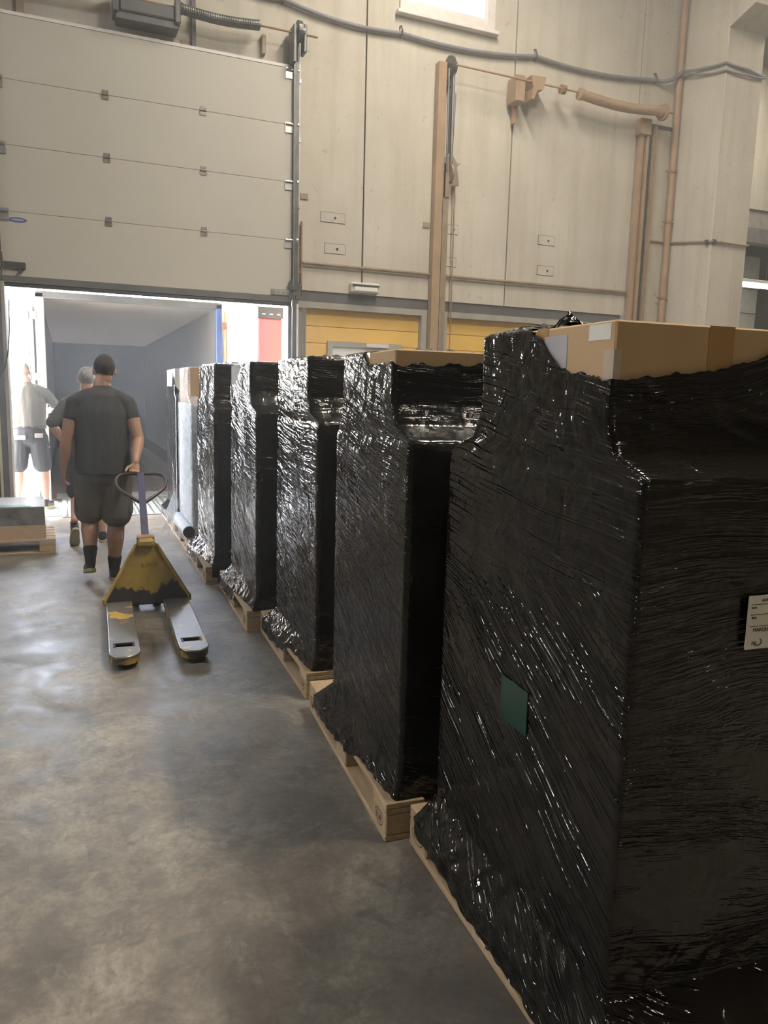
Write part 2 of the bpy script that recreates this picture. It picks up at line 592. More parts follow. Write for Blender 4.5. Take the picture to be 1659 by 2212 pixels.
tag(boxo('trim_9', (4.74, 4.98, 10.08, 10.18, 0, 2.68), M_FRAME), 'grey infill behind the tan post', kind='structure')

# yellow boarded doors
for k, (x0, x1) in enumerate(((2.97, 4.66), (5.06, 8.10))):
    d = thing('door_%d' % (k + 2), ('left yellow boarded door beside the dock opening', 'right yellow boarded door behind the tan post')[k], kind='structure')
    zz = 0.0
    hb = 0.2233
    for j in range(12):
        boxo('board', (x0, x1, 10.10, 10.15, zz + 0.003, zz + hb - 0.003), M_YELLOW, d, bev=0.004)
        zz += hb
    boxo('backing', (x0, x1, 10.15, 10.18, 0, 2.68), M_YELLOW, d)
    if k == 0:
        bm = bmesh.new()
        for b in ((3.30, 4.40, 2.20, 2.27), (3.30, 4.40, 1.40, 1.46), (3.30, 3.37, 1.46, 2.20), (4.33, 4.40, 1.46, 2.20)):
            box(bm, b[0], b[1], 10.06, 10.11, b[2], b[3])
        fr = build('window_frame', bm, M_FRAME, d)
        boxo('pane', (3.37, 4.33, 10.085, 10.095, 1.46, 2.20), M_WHITE, d)
        boxo('latch_bar', (3.85, 4.18, 10.03, 10.06, 2.21, 2.26), M_WFRAME, d)

# upper windows: the one in view and an unseen twin added for film reflections
for wname, wlab, wx in (('window_1', 'bright white framed window high in the concrete wall', 0.0),
                        ('window_5', 'unseen white framed window added left of the dock door for film reflections', -8.79)):
    win = thing(wname, wlab, kind='structure')
    bm = bmesh.new()
    for b in ((4.19, 5.60, 6.52, 6.61), (4.19, 5.60, 8.2, 8.3), (4.19, 4.28, 6.61, 8.2), (5.51, 5.60, 6.61, 8.2)):
        box(bm, b[0] + wx, b[1] + wx, 9.95, 10.14, b[2], b[3])
    build('window_frame', bm, M_WFRAME, win)
    bm = bmesh.new()
    for b in ((4.28, 5.51, 6.61, 6.68), (4.28, 5.51, 8.13, 8.2), (4.28, 4.33, 6.68, 8.13), (5.46, 5.51, 6.68, 8.13)):
        box(bm, b[0] + wx, b[1] + wx, 10.0, 10.08, b[2], b[3])
    build('sash', bm, M_WFRAME, win)
    boxo('pane', (4.33 + wx, 5.46 + wx, 10.03, 10.036, 6.68, 8.13), M_GLASS, win)
    boxo('window_sill', (4.14 + wx, 5.65 + wx, 9.90, 10.0, 6.47, 6.52), M_WFRAME, win, bev=0.006)

# ---------------- sectional dock door
door = thing('door_1', 'raised cream sectional dock door of four panels', kind='structure')
DZ = [2.785, 3.485, 4.19, 4.87, 5.53]
DX0, DX1 = -0.62, 2.74
for k in range(4):
    bm = bmesh.new()
    box(bm, DX0, DX1, 9.88, 9.93, DZ[k] + 0.0012, DZ[k + 1] - 0.0012, bev=0.004)
    p = build('door_panel', bm, M_PANEL, door)
    # hinges on the joint above
    if k < 3:
        for hx in (0.53, 1.63):
            bm = bmesh.new()
            z = DZ[k + 1]
            box(bm, hx - 0.04, hx + 0.04, 9.872, 9.88, z - 0.055, z - 0.008, bev=0.003)
            box(bm, hx - 0.035, hx + 0.035, 9.872, 9.88, z + 0.008, z + 0.05, bev=0.003)
            tube(bm, [(hx - 0.035, 9.868, z), (hx + 0.035, 9.868, z)], 0.011, 8)
            for s in (-0.02, 0.02):
                disc(bm, (hx + s, 9.869, z + 0.03), (0, 1, 0), 0.007, 0.008, 6)
                disc(bm, (hx + s, 9.869, z - 0.03), (0, 1, 0), 0.007, 0.008, 6)
            build('hinge', bm, M_HINGE, p)
    for ex, sg in ((DX1, 1), (DX0, -1)):
        bm = bmesh.new()
        z = DZ[k + 1] - (0.03 if k == 3 else 0.0)
        box(bm, ex - 0.10, ex - 0.0, 9.866, 9.88, z - 0.10, z + 0.03, bev=0.003) if sg > 0 else box(bm, ex, ex + 0.10, 9.866, 9.88, z - 0.10, z + 0.03, bev=0.003)
        tube(bm, [(ex - sg * 0.09, 9.855, z), (ex + sg * 0.07, 9.855, z)], 0.014, 8)
        disc(bm, (ex + sg * 0.06, 9.855, z), (1, 0, 0), 0.03, 0.025, 12)
        build('roller_bracket', bm, M_STEEL, p)
bm = bmesh.new()
box(bm, DX0, DX1, 9.87, 9.94, 2.715, 2.785)
build('bottom_rail', bm, M_BEAM, door)
bm = bmesh.new()
tube(bm, [(DX0, 9.905, 2.695), (DX1, 9.905, 2.695)], 0.028, 10)
build('rubber_seal', bm, M_DARK, door)
boxo('top_rail', (DX0, DX1, 9.875, 9.935, 5.53, 5.565), M_WFRAME, door)
bm = bmesh.new()
n = 28
ell = [(math.cos(2 * math.pi * i / n), math.sin(2 * math.pi * i / n)) for i in range(n)]
prism(bm, [(-0.435 + 0.095 * c, 3.40 + 0.027 * s) for c, s in ell], 9.878, 9.881)
build('oval_badge', bm, simple('blue_badge', (0.07, 0.09, 0.30), 0.4, var=0.05), door)
bm = bmesh.new()
prism(bm, [(-0.435 + 0.070 * c, 3.40 + 0.013 * s) for c, s in ell], 9.8765, 9.879)
build('badge_band', bm, simple('pale_badge', (0.30, 0.36, 0.55), 0.4, var=0.25, scale=60), door)
bm = bmesh.new()
box(bm, DX1 - 0.27, DX1 - 0.02, 9.86, 9.88, 2.80, 2.87)
for i in range(4):
    disc(bm, (DX1 - 0.23 + 0.06 * i, 9.855, 2.835), (0, 1, 0), 0.012, 0.012, 8)
build('corner_plate', bm, M_STEEL, door)
bm = bmesh.new()
box(bm, -0.62, -0.37, 9.845, 9.88, 2.86, 2.94, bev=0.01)
disc(bm, (-0.50, 9.84, 2.91), (0, 1, 0), 0.022, 0.02, 10)
disc(bm, (-0.43, 9.85, 2.84), (0, 1, 0), 0.022, 0.05, 10)
build('lift_handle', bm, M_DSTEEL, door)

# vertical tracks of that door
for side, sx, lab in ((1, 2.80, 'grey vertical door track right of the dock door'), (-1, -0.70, 'grey vertical door track left of the dock door')):
    t = thing('door_track', lab, 'door track', (sx, 9.9, 0))
    bm = bmesh.new()
    box(bm, -0.012, 0.012, -0.06, 0.09, 0.0, 5.98)
    box(bm, -0.012 - 0.05 * (side > 0), 0.012 + 0.05 * (side < 0), -0.065, -0.05, 0.0, 5.6)
    build('rail', bm, M_DSTEEL if side > 0 else M_BEAM, t)
    bm = bmesh.new()
    box(bm, 0.012 if side > 0 else -0.05, 0.05 if side > 0 else -0.012, 0.05, 0.085, 0.0, 5.9)
    build('angle_bar', bm, M_STEEL, t)
    for z in (3.1, 3.9, 4.7, 5.4):
        boxo('wall_clip', (0.012 if side > 0 else -0.06, 0.06 if side > 0 else -0.012, 0.03, 0.095, z, z + 0.05), M_STEEL, t)
    if side > 0:
        bm = bmesh.new()
        box(bm, -0.10, 0.07, -0.06, 0.06, 2.76, 2.95, bev=0.02)
        disc(bm, (-0.05, -0.07, 2.93), (0, 1, 0), 0.07, 0.03, 16)
        box(bm, -0.02, 0.14, -0.075, -0.055, 2.76, 2.80)
        build('cable_guard', bm, M_DSTEEL, t)
        boxo('edge_strip', (-0.005, 0.02, -0.068, -0.058, 0.0, 2.70), M_WFRAME, t)
    else:
        bm = bmesh.new()
        box(bm, -0.10, 0.05, -0.09, 0.04, 2.72, 3.12, bev=0.03)
        tube(bm, [(0.02, -0.09, 3.1), (0.09, -0.10, 3.02), (0.10, -0.10, 2.88), (0.06, -0.10, 2.80)], 0.009, 6)
        build('cable_guard', bm, M_DSTEEL, t)
        boxo('jamb_channel', (0.0, 0.10, -0.06, 0.0, 0.0, 2.72), M_FRAME, t)
        boxo('edge_strip', (-0.03, -0.005, -0.10, -0.06, 0.0, 2.70), simple('yellowed_edge', (0.55, 0.52, 0.36), 0.5), t)
        boxo('outer_channel', (-0.20, -0.03, -0.04, 0.07, 0.0, 2.72), M_BEAM, t)

# torsion spring shaft over the dock door
t = thing('spring_shaft', 'grey torsion spring shaft with motor box above the dock door', 'door shaft', (0, 9.78, 5.90))
tubeo('shaft', [(-0.9, 0, 0.0), (3.02, 0, 0.0)], 0.013, M_RUST, t, 8)


def spring(name, x0, x1, r, mat, parent, sag=0.03, seg=16, groove=0.90):
    n = 90
    pts, rr = [], []
    for i in range(n + 1):
        f = i / n
        pts.append((x0 + (x1 - x0) * f, 0, -sag * math.sin(math.pi * f)))
        rr.append(r * (groove if i % 2 else 1.0))
    rr[0] = rr[-1] = r * 0.6
    bm = bmesh.new()
    tube(bm, pts, rr, seg)
    return build(name, bm, mat, parent)


spring('coil_spring', 1.38, 2.30, 0.058, M_DSTEEL, t, 0.03, 16, 0.96)
spring('coil_spring', -0.9, 0.62, 0.055, M_DSTEEL, t, 0.02)
for x in (0.66, 1.33):
    bm = bmesh.new()
    box(bm, x - 0.03, x + 0.03, -0.10, 0.18, -0.20, 0.06, bev=0.012)
    disc(bm, (x, 0, 0), (1, 0, 0), 0.095, 0.05, 18)
    disc(bm, (x + 0.045, 0, 0), (1, 0, 0), 0.065, 0.03, 18)
    build('end_bracket', bm, M_DSTEEL, t)
boxo('motor_box', (0.70, 1.29, -0.08, 0.10, -0.17, -0.03), M_BEAM, t, bev=0.012)
boxo('support_beam', (0.66, 1.34, -0.05, 0.18, -0.25, -0.17), M_DSTEEL, t, bev=0.006)
boxo('nameplate', (0.95, 1.06, -0.085, -0.078, 0.0, 0.05), M_STEEL, t)
bm = bmesh.new()
disc(bm, (2.78, 0, 0.02), (1, 0, 0), 0.12, 0.05, 22)
disc(bm, (2.82, 0, 0.02), (1, 0, 0), 0.08, 0.05, 18)
build('cable_drum', bm, M_DSTEEL, t)
bm = bmesh.new()
box(bm, 2.70, 2.74, -0.06, 0.18, -0.35, 0.08, bev=0.008)
box(bm, 2.83, 2.87, -0.06, 0.10, -0.22, 0.10, bev=0.008)
build('drum_bracket', bm, M_DSTEEL, t)
tubeo('lift_cable', [(2.75, -0.02, -0.02), (2.74, -0.02, -1.5), (2.73, -0.02, -3.0)], 0.004, M_STEEL, t, 6)
tag(boxo('wall_bracket', (2.36, 2.41, 9.93, 10.0, 5.66, 5.88), M_TANG, bev=0.006), 'short tan wall bracket below the dock door spring', 'bracket')
tag(boxo('support_strap', (1.52, 1.57, 9.94, 10.0, 5.55, 9.2), M_BEAM, bev=0.004), 'thin dark vertical strap over the dock door panel joint', 'strap')
tag(boxo('hanger_strap', (-0.36, -0.28, 9.93, 10.0, 5.55, 6.1), M_TANG, bev=0.004), 'short tan hanger strap at the top left of the dock door', 'strap')

# ---------------- tan overhead track of the yellow door
t = thing('lift_track', 'tan vertical lift track with pulleys beside the right yellow door', 'lift track', (4.86, 9.92, 0))
bm = bmesh.new()
box(bm, -0.12, 0.0, -0.05, 0.07, 0, 5.98, bev=0.006)
build('post', bm, M_TAN, t)
bm = bmesh.new()
box(bm, 0.005, 0.03, -0.05, 0.07, 0, 4.7)
box(bm, 0.03, 0.10, -0.03, 0.07, 0, 4.55)
build('channel', bm, M_TANG, t)
bm = bmesh.new()
disc(bm, (0.05, -0.02, 5.93), (1, 0, 0), 0.14, 0.05, 24)
disc(bm, (0.10, -0.02, 5.93), (1, 0, 0), 0.09, 0.05, 20)
box(bm, 0.0, 0.09, -0.03, 0.07, 5.68, 5.9, bev=0.01)
build('top_pulley', bm, M_DSTEEL, t)
bm = bmesh.new()
tube(bm, [(0.02, -0.06, 5.9), (0.035, -0.06, 4.6)], 0.012, 6)
tube(bm, [(0.09, -0.06, 5.9), (0.10, -0.06, 4.6)], 0.022, 6)
tube(bm, [(0.14, -0.02, 5.62), (0.10, -0.05, 4.7)], 0.02, 6)
build('chain', bm, M_DSTEEL, t)
bm = bmesh.new()
disc(bm, (0.10, -0.03, 4.58), (1, 0, 0), 0.12, 0.035, 22)
prism(bm, [(0.0, 4.75), (0.10, 4.86), (0.20, 4.72), (0.26, 4.73), (0.20, 4.68), (0.22, 4.55), (0.24, 4.44), (0.13, 4.42), (0.10, 4.28), (0.0, 4.25)], -0.05, 0.0)
build('lower_pulley', bm, M_TANG, t)
tubeo('pull_cord', [(0.19, -0.02, 4.42), (0.20, -0.02, 3.4), (0.20, -0.02, 2.0), (0.20, -0.02, 1.2)], 0.009, M_RUST, t, 6)

t = thing('counterweight_shaft', 'tan counterweight shaft with spring along the concrete wall', 'door shaft', (0, 9.72, 5.86))
tubeo('shaft', [(4.92, 0, 0.04), (8.60, 0, 0.0)], 0.014, M_TAN, t, 8)
spring('coil_spring', 6.92, 8.34, 0.07, M_TAN, t, 0.05, 18, 0.975)
bm = bmesh.new()
disc(bm, (6.90, 0, 0), (1, 0, 0), 0.08, 0.05, 18)
build('spring_collar', bm, M_TAN, t)
bm = bmesh.new()
disc(bm, (8.35, 0, -0.01), (1, 0, 0), 0.085, 0.07, 22)
disc(bm, (8.40, 0, -0.01), (1, 0, 0), 0.12, 0.04, 22)
build('end_drum', bm, M_TAN, t)
bm = bmesh.new()
prism(bm, [(6.06, 0.10), (6.30, 0.11), (6.27, -0.05), (6.17, -0.08), (6.12, -0.20), (6.08, -0.20), (6.10, -0.05)], -0.03, 0.23)
build('bearing_bracket', bm, M_TAN, t)
bm = bmesh.new()
box(bm, 5.85, 5.99, 0.0, 0.25, -0.25, 0.09, bev=0.01)
box(bm, 5.93, 5.97, 0.18, 0.25, -0.48, -0.2)
build('wall_plate', bm, M_TAN, t)
bm = bmesh.new()
disc(bm, (6.60, 0, 0.01), (1, 0, 0), 0.065, 0.07, 8)
build('coupling', bm, M_RUST, t)

t = thing('door_guide', 'tall tan bundle of steel guide channels beside the pipe', 'door guide', (8.32, 9.9, 0))
for k, (x0, x1, y0, m) in enumerate(((-0.15, -0.09, 0.0, M_TAN), (-0.085, -0.05, 0.03, M_TANG), (-0.045, -0.005, -0.02, M_TAN), (0.0, 0.03, 0.03, M_DSTEEL),
                                     (0.035, 0.075, 0.02, M_DSTEEL), (0.08, 0.11, -0.01, M_TANG), (0.115, 0.16, 0.0, M_TAN))):
    boxo('channel', (x0, x1, y0, 0.085, 0, 5.72 - (0.04 if k % 2 else 0)), m, t, bev=0.003)
boxo('top_plate', (-0.20, 0.0, -0.05, 0.085, 5.55, 5.78), M_TAN, t, bev=0.008)

# ---------------- pipes, cables, conduits
t = thing('drain_pipe', 'tan vertical drain pipe with clamps beside the column', 'pipe', (8.82, 9.90, 0))
tubeo('pipe', [(0.0, 0, 0), (0.0, 0, 7.45), (0.0, -0.03, 7.62), (0.0, -0.14, 7.70), (0.0, -0.6, 7.74), (0.0, -2.2, 7.78)], 0.052, M_TAN, t, 14)
for z in (3.2, 4.35, 5.1, 6.45):
    bm = bmesh.new()
    disc(bm, (0, -0.01, z), (0, 0, 1), 0.060, 0.03, 14)
    box(bm, -0.11, -0.04, -0.01, 0.02, z - 0.012, z + 0.012)
    build('clamp', bm, M_RUST, t)


def sag_points(nodes, sag, n=10):
    out = []
    for (a, b) in zip(nodes[:-1], nodes[1:]):
        for i in range(n):
            f = i / n
            p = Vector(a).lerp(Vector(b), f)
            p.z -= sag * 4 * f * (1 - f)
            out.append(p)
    out.append(Vector(nodes[-1]))
    return out


t = thing('wall_cable', 'thick grey cable sagging between hooks along the upper wall', 'cable', (0, 9.95, 0))
nodes = [(-0.5, 0, 6.75), (1.8, 0, 6.50), (2.62, 0, 6.33), (4.21, 0, 6.24), (6.27, 0, 6.33), (8.40, 0, 6.38), (8.80, -0.14, 6.52)]
tubeo('cable', sag_points(nodes, 0.07), 0.028, M_CABLE, t, 8)
tubeo('cable_tail', sag_points([(8.80, -0.14, 6.52), (8.862, -0.50, 6.45), (8.868, -0.905, 6.38), (9.3, -0.925, 6.35), (9.62, -0.925, 6.30)], 0.01), 0.02, M_CABLE, t, 8)
tubeo('cable_tail', sag_points([(8.80, -0.14, 6.50), (8.862, -0.50, 6.36), (8.870, -0.91, 6.28), (9.3, -0.93, 6.27), (9.62, -0.93, 6.29)], 0.01), 0.015, M_CABLE, t, 8)
for x, z in ((2.62, 6.33), (4.21, 6.24), (6.27, 6.33), (8.40, 6.38)):
    bm = bmesh.new()
    tube(bm, [(x, 0.05, z + 0.10), (x, 0.0, z + 0.09), (x, -0.04, z + 0.02), (x, -0.02, z - 0.04), (x, 0.04, z - 0.035)], 0.010, 6)
    build('hook', bm, M_DSTEEL, t)

tag(tubeo('conduit', [(2.90, 9.96, 3.24), (5.6, 9.96, 3.24), (8.14, 9.96, 3.25)], 0.022, M_TANG), 'thin horizontal conduit along the wall above the dark grey strip', 'conduit')
tag(tubeo('riser_conduit', [(2.89, 9.965, 2.92), (2.89, 9.965, 3.75)], 0.014, M_RUST), 'thin vertical conduit right of the dock door track', 'conduit')
t = thing('column_conduit', 'thin conduit wrapped around the concrete column', 'conduit', (0, 0, 0))
tubeo('run', [(8.52, 9.975, 4.02), (8.56, 9.975, 4.06), (8.872, 9.975, 4.06), (8.872, 9.05, 3.93), (8.875, 9.035, 3.93), (9.60, 9.03, 3.93)], 0.016, M_TANG, t, 8)
boxo('corner_clip', (8.84, 8.88, 9.09, 9.14, 3.90, 3.96), M_DSTEEL, t)
boxo('corner_clip', (8.90, 8.96, 9.02, 9.05, 3.90, 3.96), M_DSTEEL, t)

t = thing('wall_lamp', 'small rectangular bulkhead lamp at the foot of the wall joint', 'lamp', (3.77, 9.96, 2.97))
boxo('housing', (-0.20, 0.20, -0.06, 0.04, -0.055, 0.075), M_WFRAME, t, bev=0.012)
boxo('lens', (-0.17, 0.17, -0.085, -0.06, -0.045, 0.02), M_WHITE, t, bev=0.01)
boxo('bracket', (-0.19, 0.19, -0.09, -0.06, 0.03, 0.045), M_DSTEEL, t)

# ---------------- concrete column and the hall beyond it
t = thing('column', 'cream concrete column right of the drain pipe', kind='structure')
boxo('shaft', (8.895, 9.60, 9.06, 10.0, 0, 9.3), M_WALL, t, bev=0.012)
bm = bmesh.new()
prism(bm, [(9.06, 6.86), (8.62, 7.00), (8.62, 9.3), (9.06, 9.3)], 8.895, 9.75, 'YZ')
build('corbel', bm, M_WALL, t)

tag(boxo('trim_10', (9.6, 17, 13.0, 13.2, 5.75, 9.3), M_WALL), 'pale upper wall strip in the hall beyond the column', kind='structure')
tag(boxo('trim_11', (9.6, 17, 13.05, 13.2, 5.35, 5.75), simple('grey_fascia', (0.34, 0.32, 0.30), 0.7)), 'grey fascia band in the hall beyond the column', kind='structure')
tag(boxo('trim_12', (9.6, 17, 12.95, 13.2, 5.05, 5.35), simple('dark_fascia', (0.20, 0.19, 0.19), 0.7)), 'dark fascia beam in the hall beyond the column', kind='structure')
t = thing('shelf_rack', 'grey panelled storage rack beyond the concrete column', 'rack', (12.2, 13.6, 0))
gm = simple('rack_panel_grey', (0.36, 0.345, 0.31), 0.6)
gm2 = simple('rack_panel_green', (0.40, 0.41, 0.37), 0.6)
for z0, z1, m in ((0, 1.4, gm2), (1.4, 2.05, gm2), (2.05, 2.75, gm2), (2.75, 3.25, gm), (3.25, 3.7, gm), (3.7, 4.25, gm2), (4.25, 5.0, gm)):
    boxo('back_panel', (-1.2, 3.0, 0.3, 0.34, z0 + 0.01, z1 - 0.01), m, t)
for z in (1.4, 2.75, 3.25, 4.3):
    boxo('shelf_board', (-1.2, 3.0, -0.2, 0.3, z - 0.03, z + 0.03), M_WFRAME, t)
for x in (1.2, 3.0):
    boxo('upright', (x, x + 0.1, -0.24, -0.16, 0, 4.3), M_BEAM, t)
t = thing('tube_lamp', 'glowing white fluorescent tube lamp beyond the column', 'lamp', (13.0, 12.6, 4.08))
boxo('housing', (-0.75, 1.3, -0.06, 0.06, 0.05, 0.12), M_WHITE, t, bev=0.01)
tubeo('tube', [(-0.72, 0, 0.0), (1.27, 0, 0.0)], 0.045, mat_emit('tube_glow', (1.0, 0.98, 0.92), 22), t, 10)
for x in (-0.5, 1.0):
    tubeo('suspension_rod', [(x, 0, 0.12), (x, 0, 5.22)], 0.008, M_DSTEEL, t, 6)
for x in (-0.75, 1.27):
    boxo('end_cap', (x, x + 0.04, -0.05, 0.05, -0.06, 0.06), M_DSTEEL, t)

# ---------------- hall lamps under the ceiling (out of the frame, they light the room)
for i, (x, y, z, w) in enumerate(LAMPS):
    t = thing('bay_lamp', 'long bay lamp hanging under the hall ceiling ' + ('above the middle of the pallet row', 'above the far end of the pallet row', 'left of the dock door, added to brighten the wall the film reflects', 'behind and left of the viewer',
              'behind and right of the viewer', 'to the right of the column', 'beyond the column')[i], 'lamp', (x, y, z), group='bay lamps under the ceiling')
    boxo('housing', (-0.19, 0.19, -1.25, 1.25, 0.02, 0.12), M_WHITE, t)
    for s in (-1.0, 1.0):
        tubeo('chain', [(0, s, 0.12), (0, s, 9.298 - z)], 0.006, M_DSTEEL, t, 5)
    ld = bpy.data.lights.new('bay_light', 'AREA')
    ld.shape = 'RECTANGLE'
    ld.size, ld.size_y = 0.30, 2.4
    ld.energy = w
    ld.color = LAMP_COLOUR
    lo = bpy.data.objects.new('bay_light', ld)
    COL.objects.link(lo)
    lo.parent = t
    lo.location = (0, 0, 0.0)

# thin scatter volume added to imitate lens veiling glare by the dock
bm = bmesh.new()
box(bm, -8.99, 8.25, 1.9, 9.98, 0.001, 9.29)
hz = NT('glare_haze')
vsn_ = hz.n('ShaderNodeVolumeScatter')
vsn_.inputs['Color'].default_value = (0.96, 0.98, 1.0, 1)
vsn_.inputs['Density'].default_value = HAZE
vsn_.inputs['Anisotropy'].default_value = 0.45
hz.t.links.remove(hz.out.inputs['Surface'].links[0])
hz.t.nodes.remove(hz.p)
hz.l(vsn_.outputs[0], hz.out.inputs['Volume'])
tag(build('haze', bm, hz.m), 'thin haze added by the dock to imitate lens veiling glare', kind='stuff')

# ================================================================== OUTSIDE THE DOCK
yard = boxo('ground', (-60, 60, 10.3, 90, -1.4, -1.25), simple('sunlit_yard', (0.55, 0.53, 0.50), 0.9, var=0.1, scale=0.5))
tag(yard, 'sunlit pale yard below the dock', kind='structure')
tag(boxo('trim_13', (-9, 8.3, 10.0, 10.3, -1.3, -0.06), M_PLAIN), 'concrete dock edge below the opening', kind='structure')

tag(boxo('added_canopy', (-1.3, 3.3, 10.2, 11.15, 3.25, 3.35), M_DARK), 'unseen dark canopy added above the opening to block sky light', kind='structure')  # unseen canopy added to keep sky light off the man outside

t = thing('dock_leveller', 'ribbed steel dock leveller bridging the sill to the trailer', 'dock leveller', (0.88, 9.88, 0))
alu = simple('ribbed_aluminium', (0.46, 0.52, 0.54), 0.42, 0.5, var=0.15, scale=5)
boxo('deck_plate', (-1.30, 1.35, 0.13, 1.72, -0.05, 0.004), M_STEEL, t)
boxo('side_plate', (-1.62, -1.03, 0.12, 1.7, -0.04, 0.006), alu, t)
for k in range(7):
    x = -0.97 + k * 0.31
    boxo('rib_plate', (x, x + 0.285, 0.0, 1.74, -0.03, 0.012), alu, t, bev=0.004)
    for q in range(3):
        boxo('tread_rib', (x + 0.04 + q * 0.09, x + 0.06 + q * 0.09, 0.04, 1.70, 0.010, 0.018), M_STEEL, t)
boxo('lip', (-1.05, 1.05, 1.74, 2.2, -0.01, 0.018), alu, t, bev=0.004)

t = thing('trailer', 'empty box trailer docked with its rear doors open', 'trailer', (0.885, 11.36, -0.06))
IW, TL, TH = 1.165, 11.2, 2.80
tw = simple('trailer_wall_grey', (0.25, 0.24, 0.22), 0.55, var=0.06, scale=2)
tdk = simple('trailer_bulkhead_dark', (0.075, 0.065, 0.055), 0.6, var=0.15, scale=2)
for k in range(8):
    x0 = -IW + k * (2 * IW / 8)
    boxo('floor_board', (x0 + 0.003, x0 + 2 * IW / 8 - 0.003, 0.0, TL, -0.10, 0.0), mat_wood('trailer_floor_wood', (0.16, 0.12, 0.085), (0.24, 0.185, 0.135)) if k == 0 else bpy.data.materials['trailer_floor_wood'], t)
for s in (-1, 1):
    boxo('side_wall', (s * IW if s > 0 else -IW - 0.05, IW + 0.05 if s > 0 else -IW, 0.08, TL, -0.1, TH), tw, t)
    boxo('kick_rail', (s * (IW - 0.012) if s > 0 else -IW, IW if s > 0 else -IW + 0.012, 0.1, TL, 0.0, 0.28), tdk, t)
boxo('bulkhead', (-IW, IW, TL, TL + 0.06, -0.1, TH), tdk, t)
boxo('roof', (-IW - 0.05, IW + 0.05, 0.05, TL + 0.06, TH, TH + 0.02), mat_translucent('translucent_roof_sheet', (0.46, 0.43, 0.38)), t)
blue = simple('blue_trailer_frame', (0.05, 0.10, 0.36), 0.45, var=0.1)
boxo('rear_post', (-IW - 0.06, -IW + 0.05, -0.02, 0.08, -0.1, TH + 0.05), M_WHITE, t, bev=0.01)
boxo('rear_post', (IW - 0.02, IW + 0.07, -0.02, 0.08, -0.1, TH + 0.05), blue, t, bev=0.01)
boxo('rear_header', (-IW - 0.06, IW + 0.07, -0.02, 0.10, TH - 0.02, TH + 0.07), M_BEAM, t, bev=0.01)
tubeo('lock_rod', [(IW + 0.10, -0.03, 0.1), (IW + 0.10, -0.03, TH - 0.05)], 0.016, simple('amber_lock_rod', (0.55, 0.36, 0.12), 0.4), t, 8)
for z in (0.5, 1.7, 2.5):
    boxo('hinge', (IW + 0.06, IW + 0.13, -0.05, 0.02, z, z + 0.10), M_RUST, t)
    boxo('hinge', (-IW - 0.13, -IW - 0.05, -0.04, 0.03, z, z + 0.10), M_STEEL, t)
boxo('door_leaf', (-IW - 0.13, -IW - 0.09, 0.0, 1.2, -0.05, TH), M_WHITE, t, bev=0.006)
boxo('door_leaf', (IW + 0.14, IW + 0.18, 0.05, 1.25, -0.05, TH), M_WHITE, t, bev=0.006)
tubeo('lock_rod', [(-IW - 0.15, 0.03, 0.05), (-IW - 0.15, 0.03, TH - 0.05)], 0.018, M_STEEL, t, 8)
bm = bmesh.new()
for k in range(5):
    box(bm, -IW + 0.05 * k, -IW + 0.05 * k + 0.03, 2.0, 2.02, -1.2, -0.1)
for y in (3.0, 8.0, 9.3):
    for s in (-1, 1):
        disc(bm, (s * (IW - 0.15), y, -0.70), (1, 0, 0), 0.49, 0.3, 24)
build('running_gear', bm, M_DARK, t)

t = thing('shelter_panel', 'red dock shelter panel with a dark top band outside the dock', 'shelter panel', (2.60, 11.15, -1.25))
red = simple('red_tarpaulin', (0.55, 0.06, 0.07), 0.45, var=0.06, scale=3)
boxo('curtain', (0.0, 0.36, 0.0, 0.10, 0.3, 3.87), red, t, bev=0.02)
boxo('top_band', (-0.01, 0.37, -0.02, 0.12, 3.87, 4.03), M_DARK, t, bev=0.01)
for k in range(3):
    boxo('reflector', (0.05 + k * 0.11, 0.10 + k * 0.11, -0.03, -0.02, 3.92, 3.935), M_WHITE, t)
boxo('foot', (0.02, 0.34, -0.05, 0.15, 0.0, 0.3), M_DARK, t)
tag(boxo('dock_bumper_post', (2.90, 3.02, 10.35, 10.5, -1.25, 2.9), M_WHITE, bev=0.01), 'white shelter post at the right edge of the dock', 'post')

# cord looping down at the left jamb
t = thing('hanging_cable', 'black cord hanging in a loop at the left jamb', 'cord', (-0.6, 9.80, 2.52))
pts = [(-0.555, 9.80, 2.52)]
for i in range(13):
    f = i / 12
    pts.append((-0.56 - 0.09 * f ** 2.2, 9.79, 2.42 - 0.72 * f - 0.05 * math.sin(f * 3)))
pts += [(-0.67, 9.77, 1.66), (-0.72, 9.77, 1.68), (-0.76, 9.78, 1.78), (-0.78, 9.78, 2.0), (-0.79, 9.80, 2.7)]
tubeo('cord', [(x + 0.6, y - 9.80, z - 2.52) for x, y, z in pts], 0.008, M_BLACK, t, 6)

# ================================================================== PALLETS AND WRAPPED LOADS
_cache = {}


def cached_box(key, sx, sy, sz, bev=0.003):
    k = (key, sx, sy, sz)
    if k not in _cache:
        bm = bmesh.new()
        box(bm, -sx / 2, sx / 2, -sy / 2, sy / 2, -sz / 2, sz / 2, bev=bev)
        bmesh.ops.recalc_face_normals(bm, faces=bm.faces)
        me = bpy.data.meshes.new(key)
        bm.to_mesh(me); bm.free()
        me.materials.append(M_WOOD)
        _cache[k] = me
    return _cache[k]


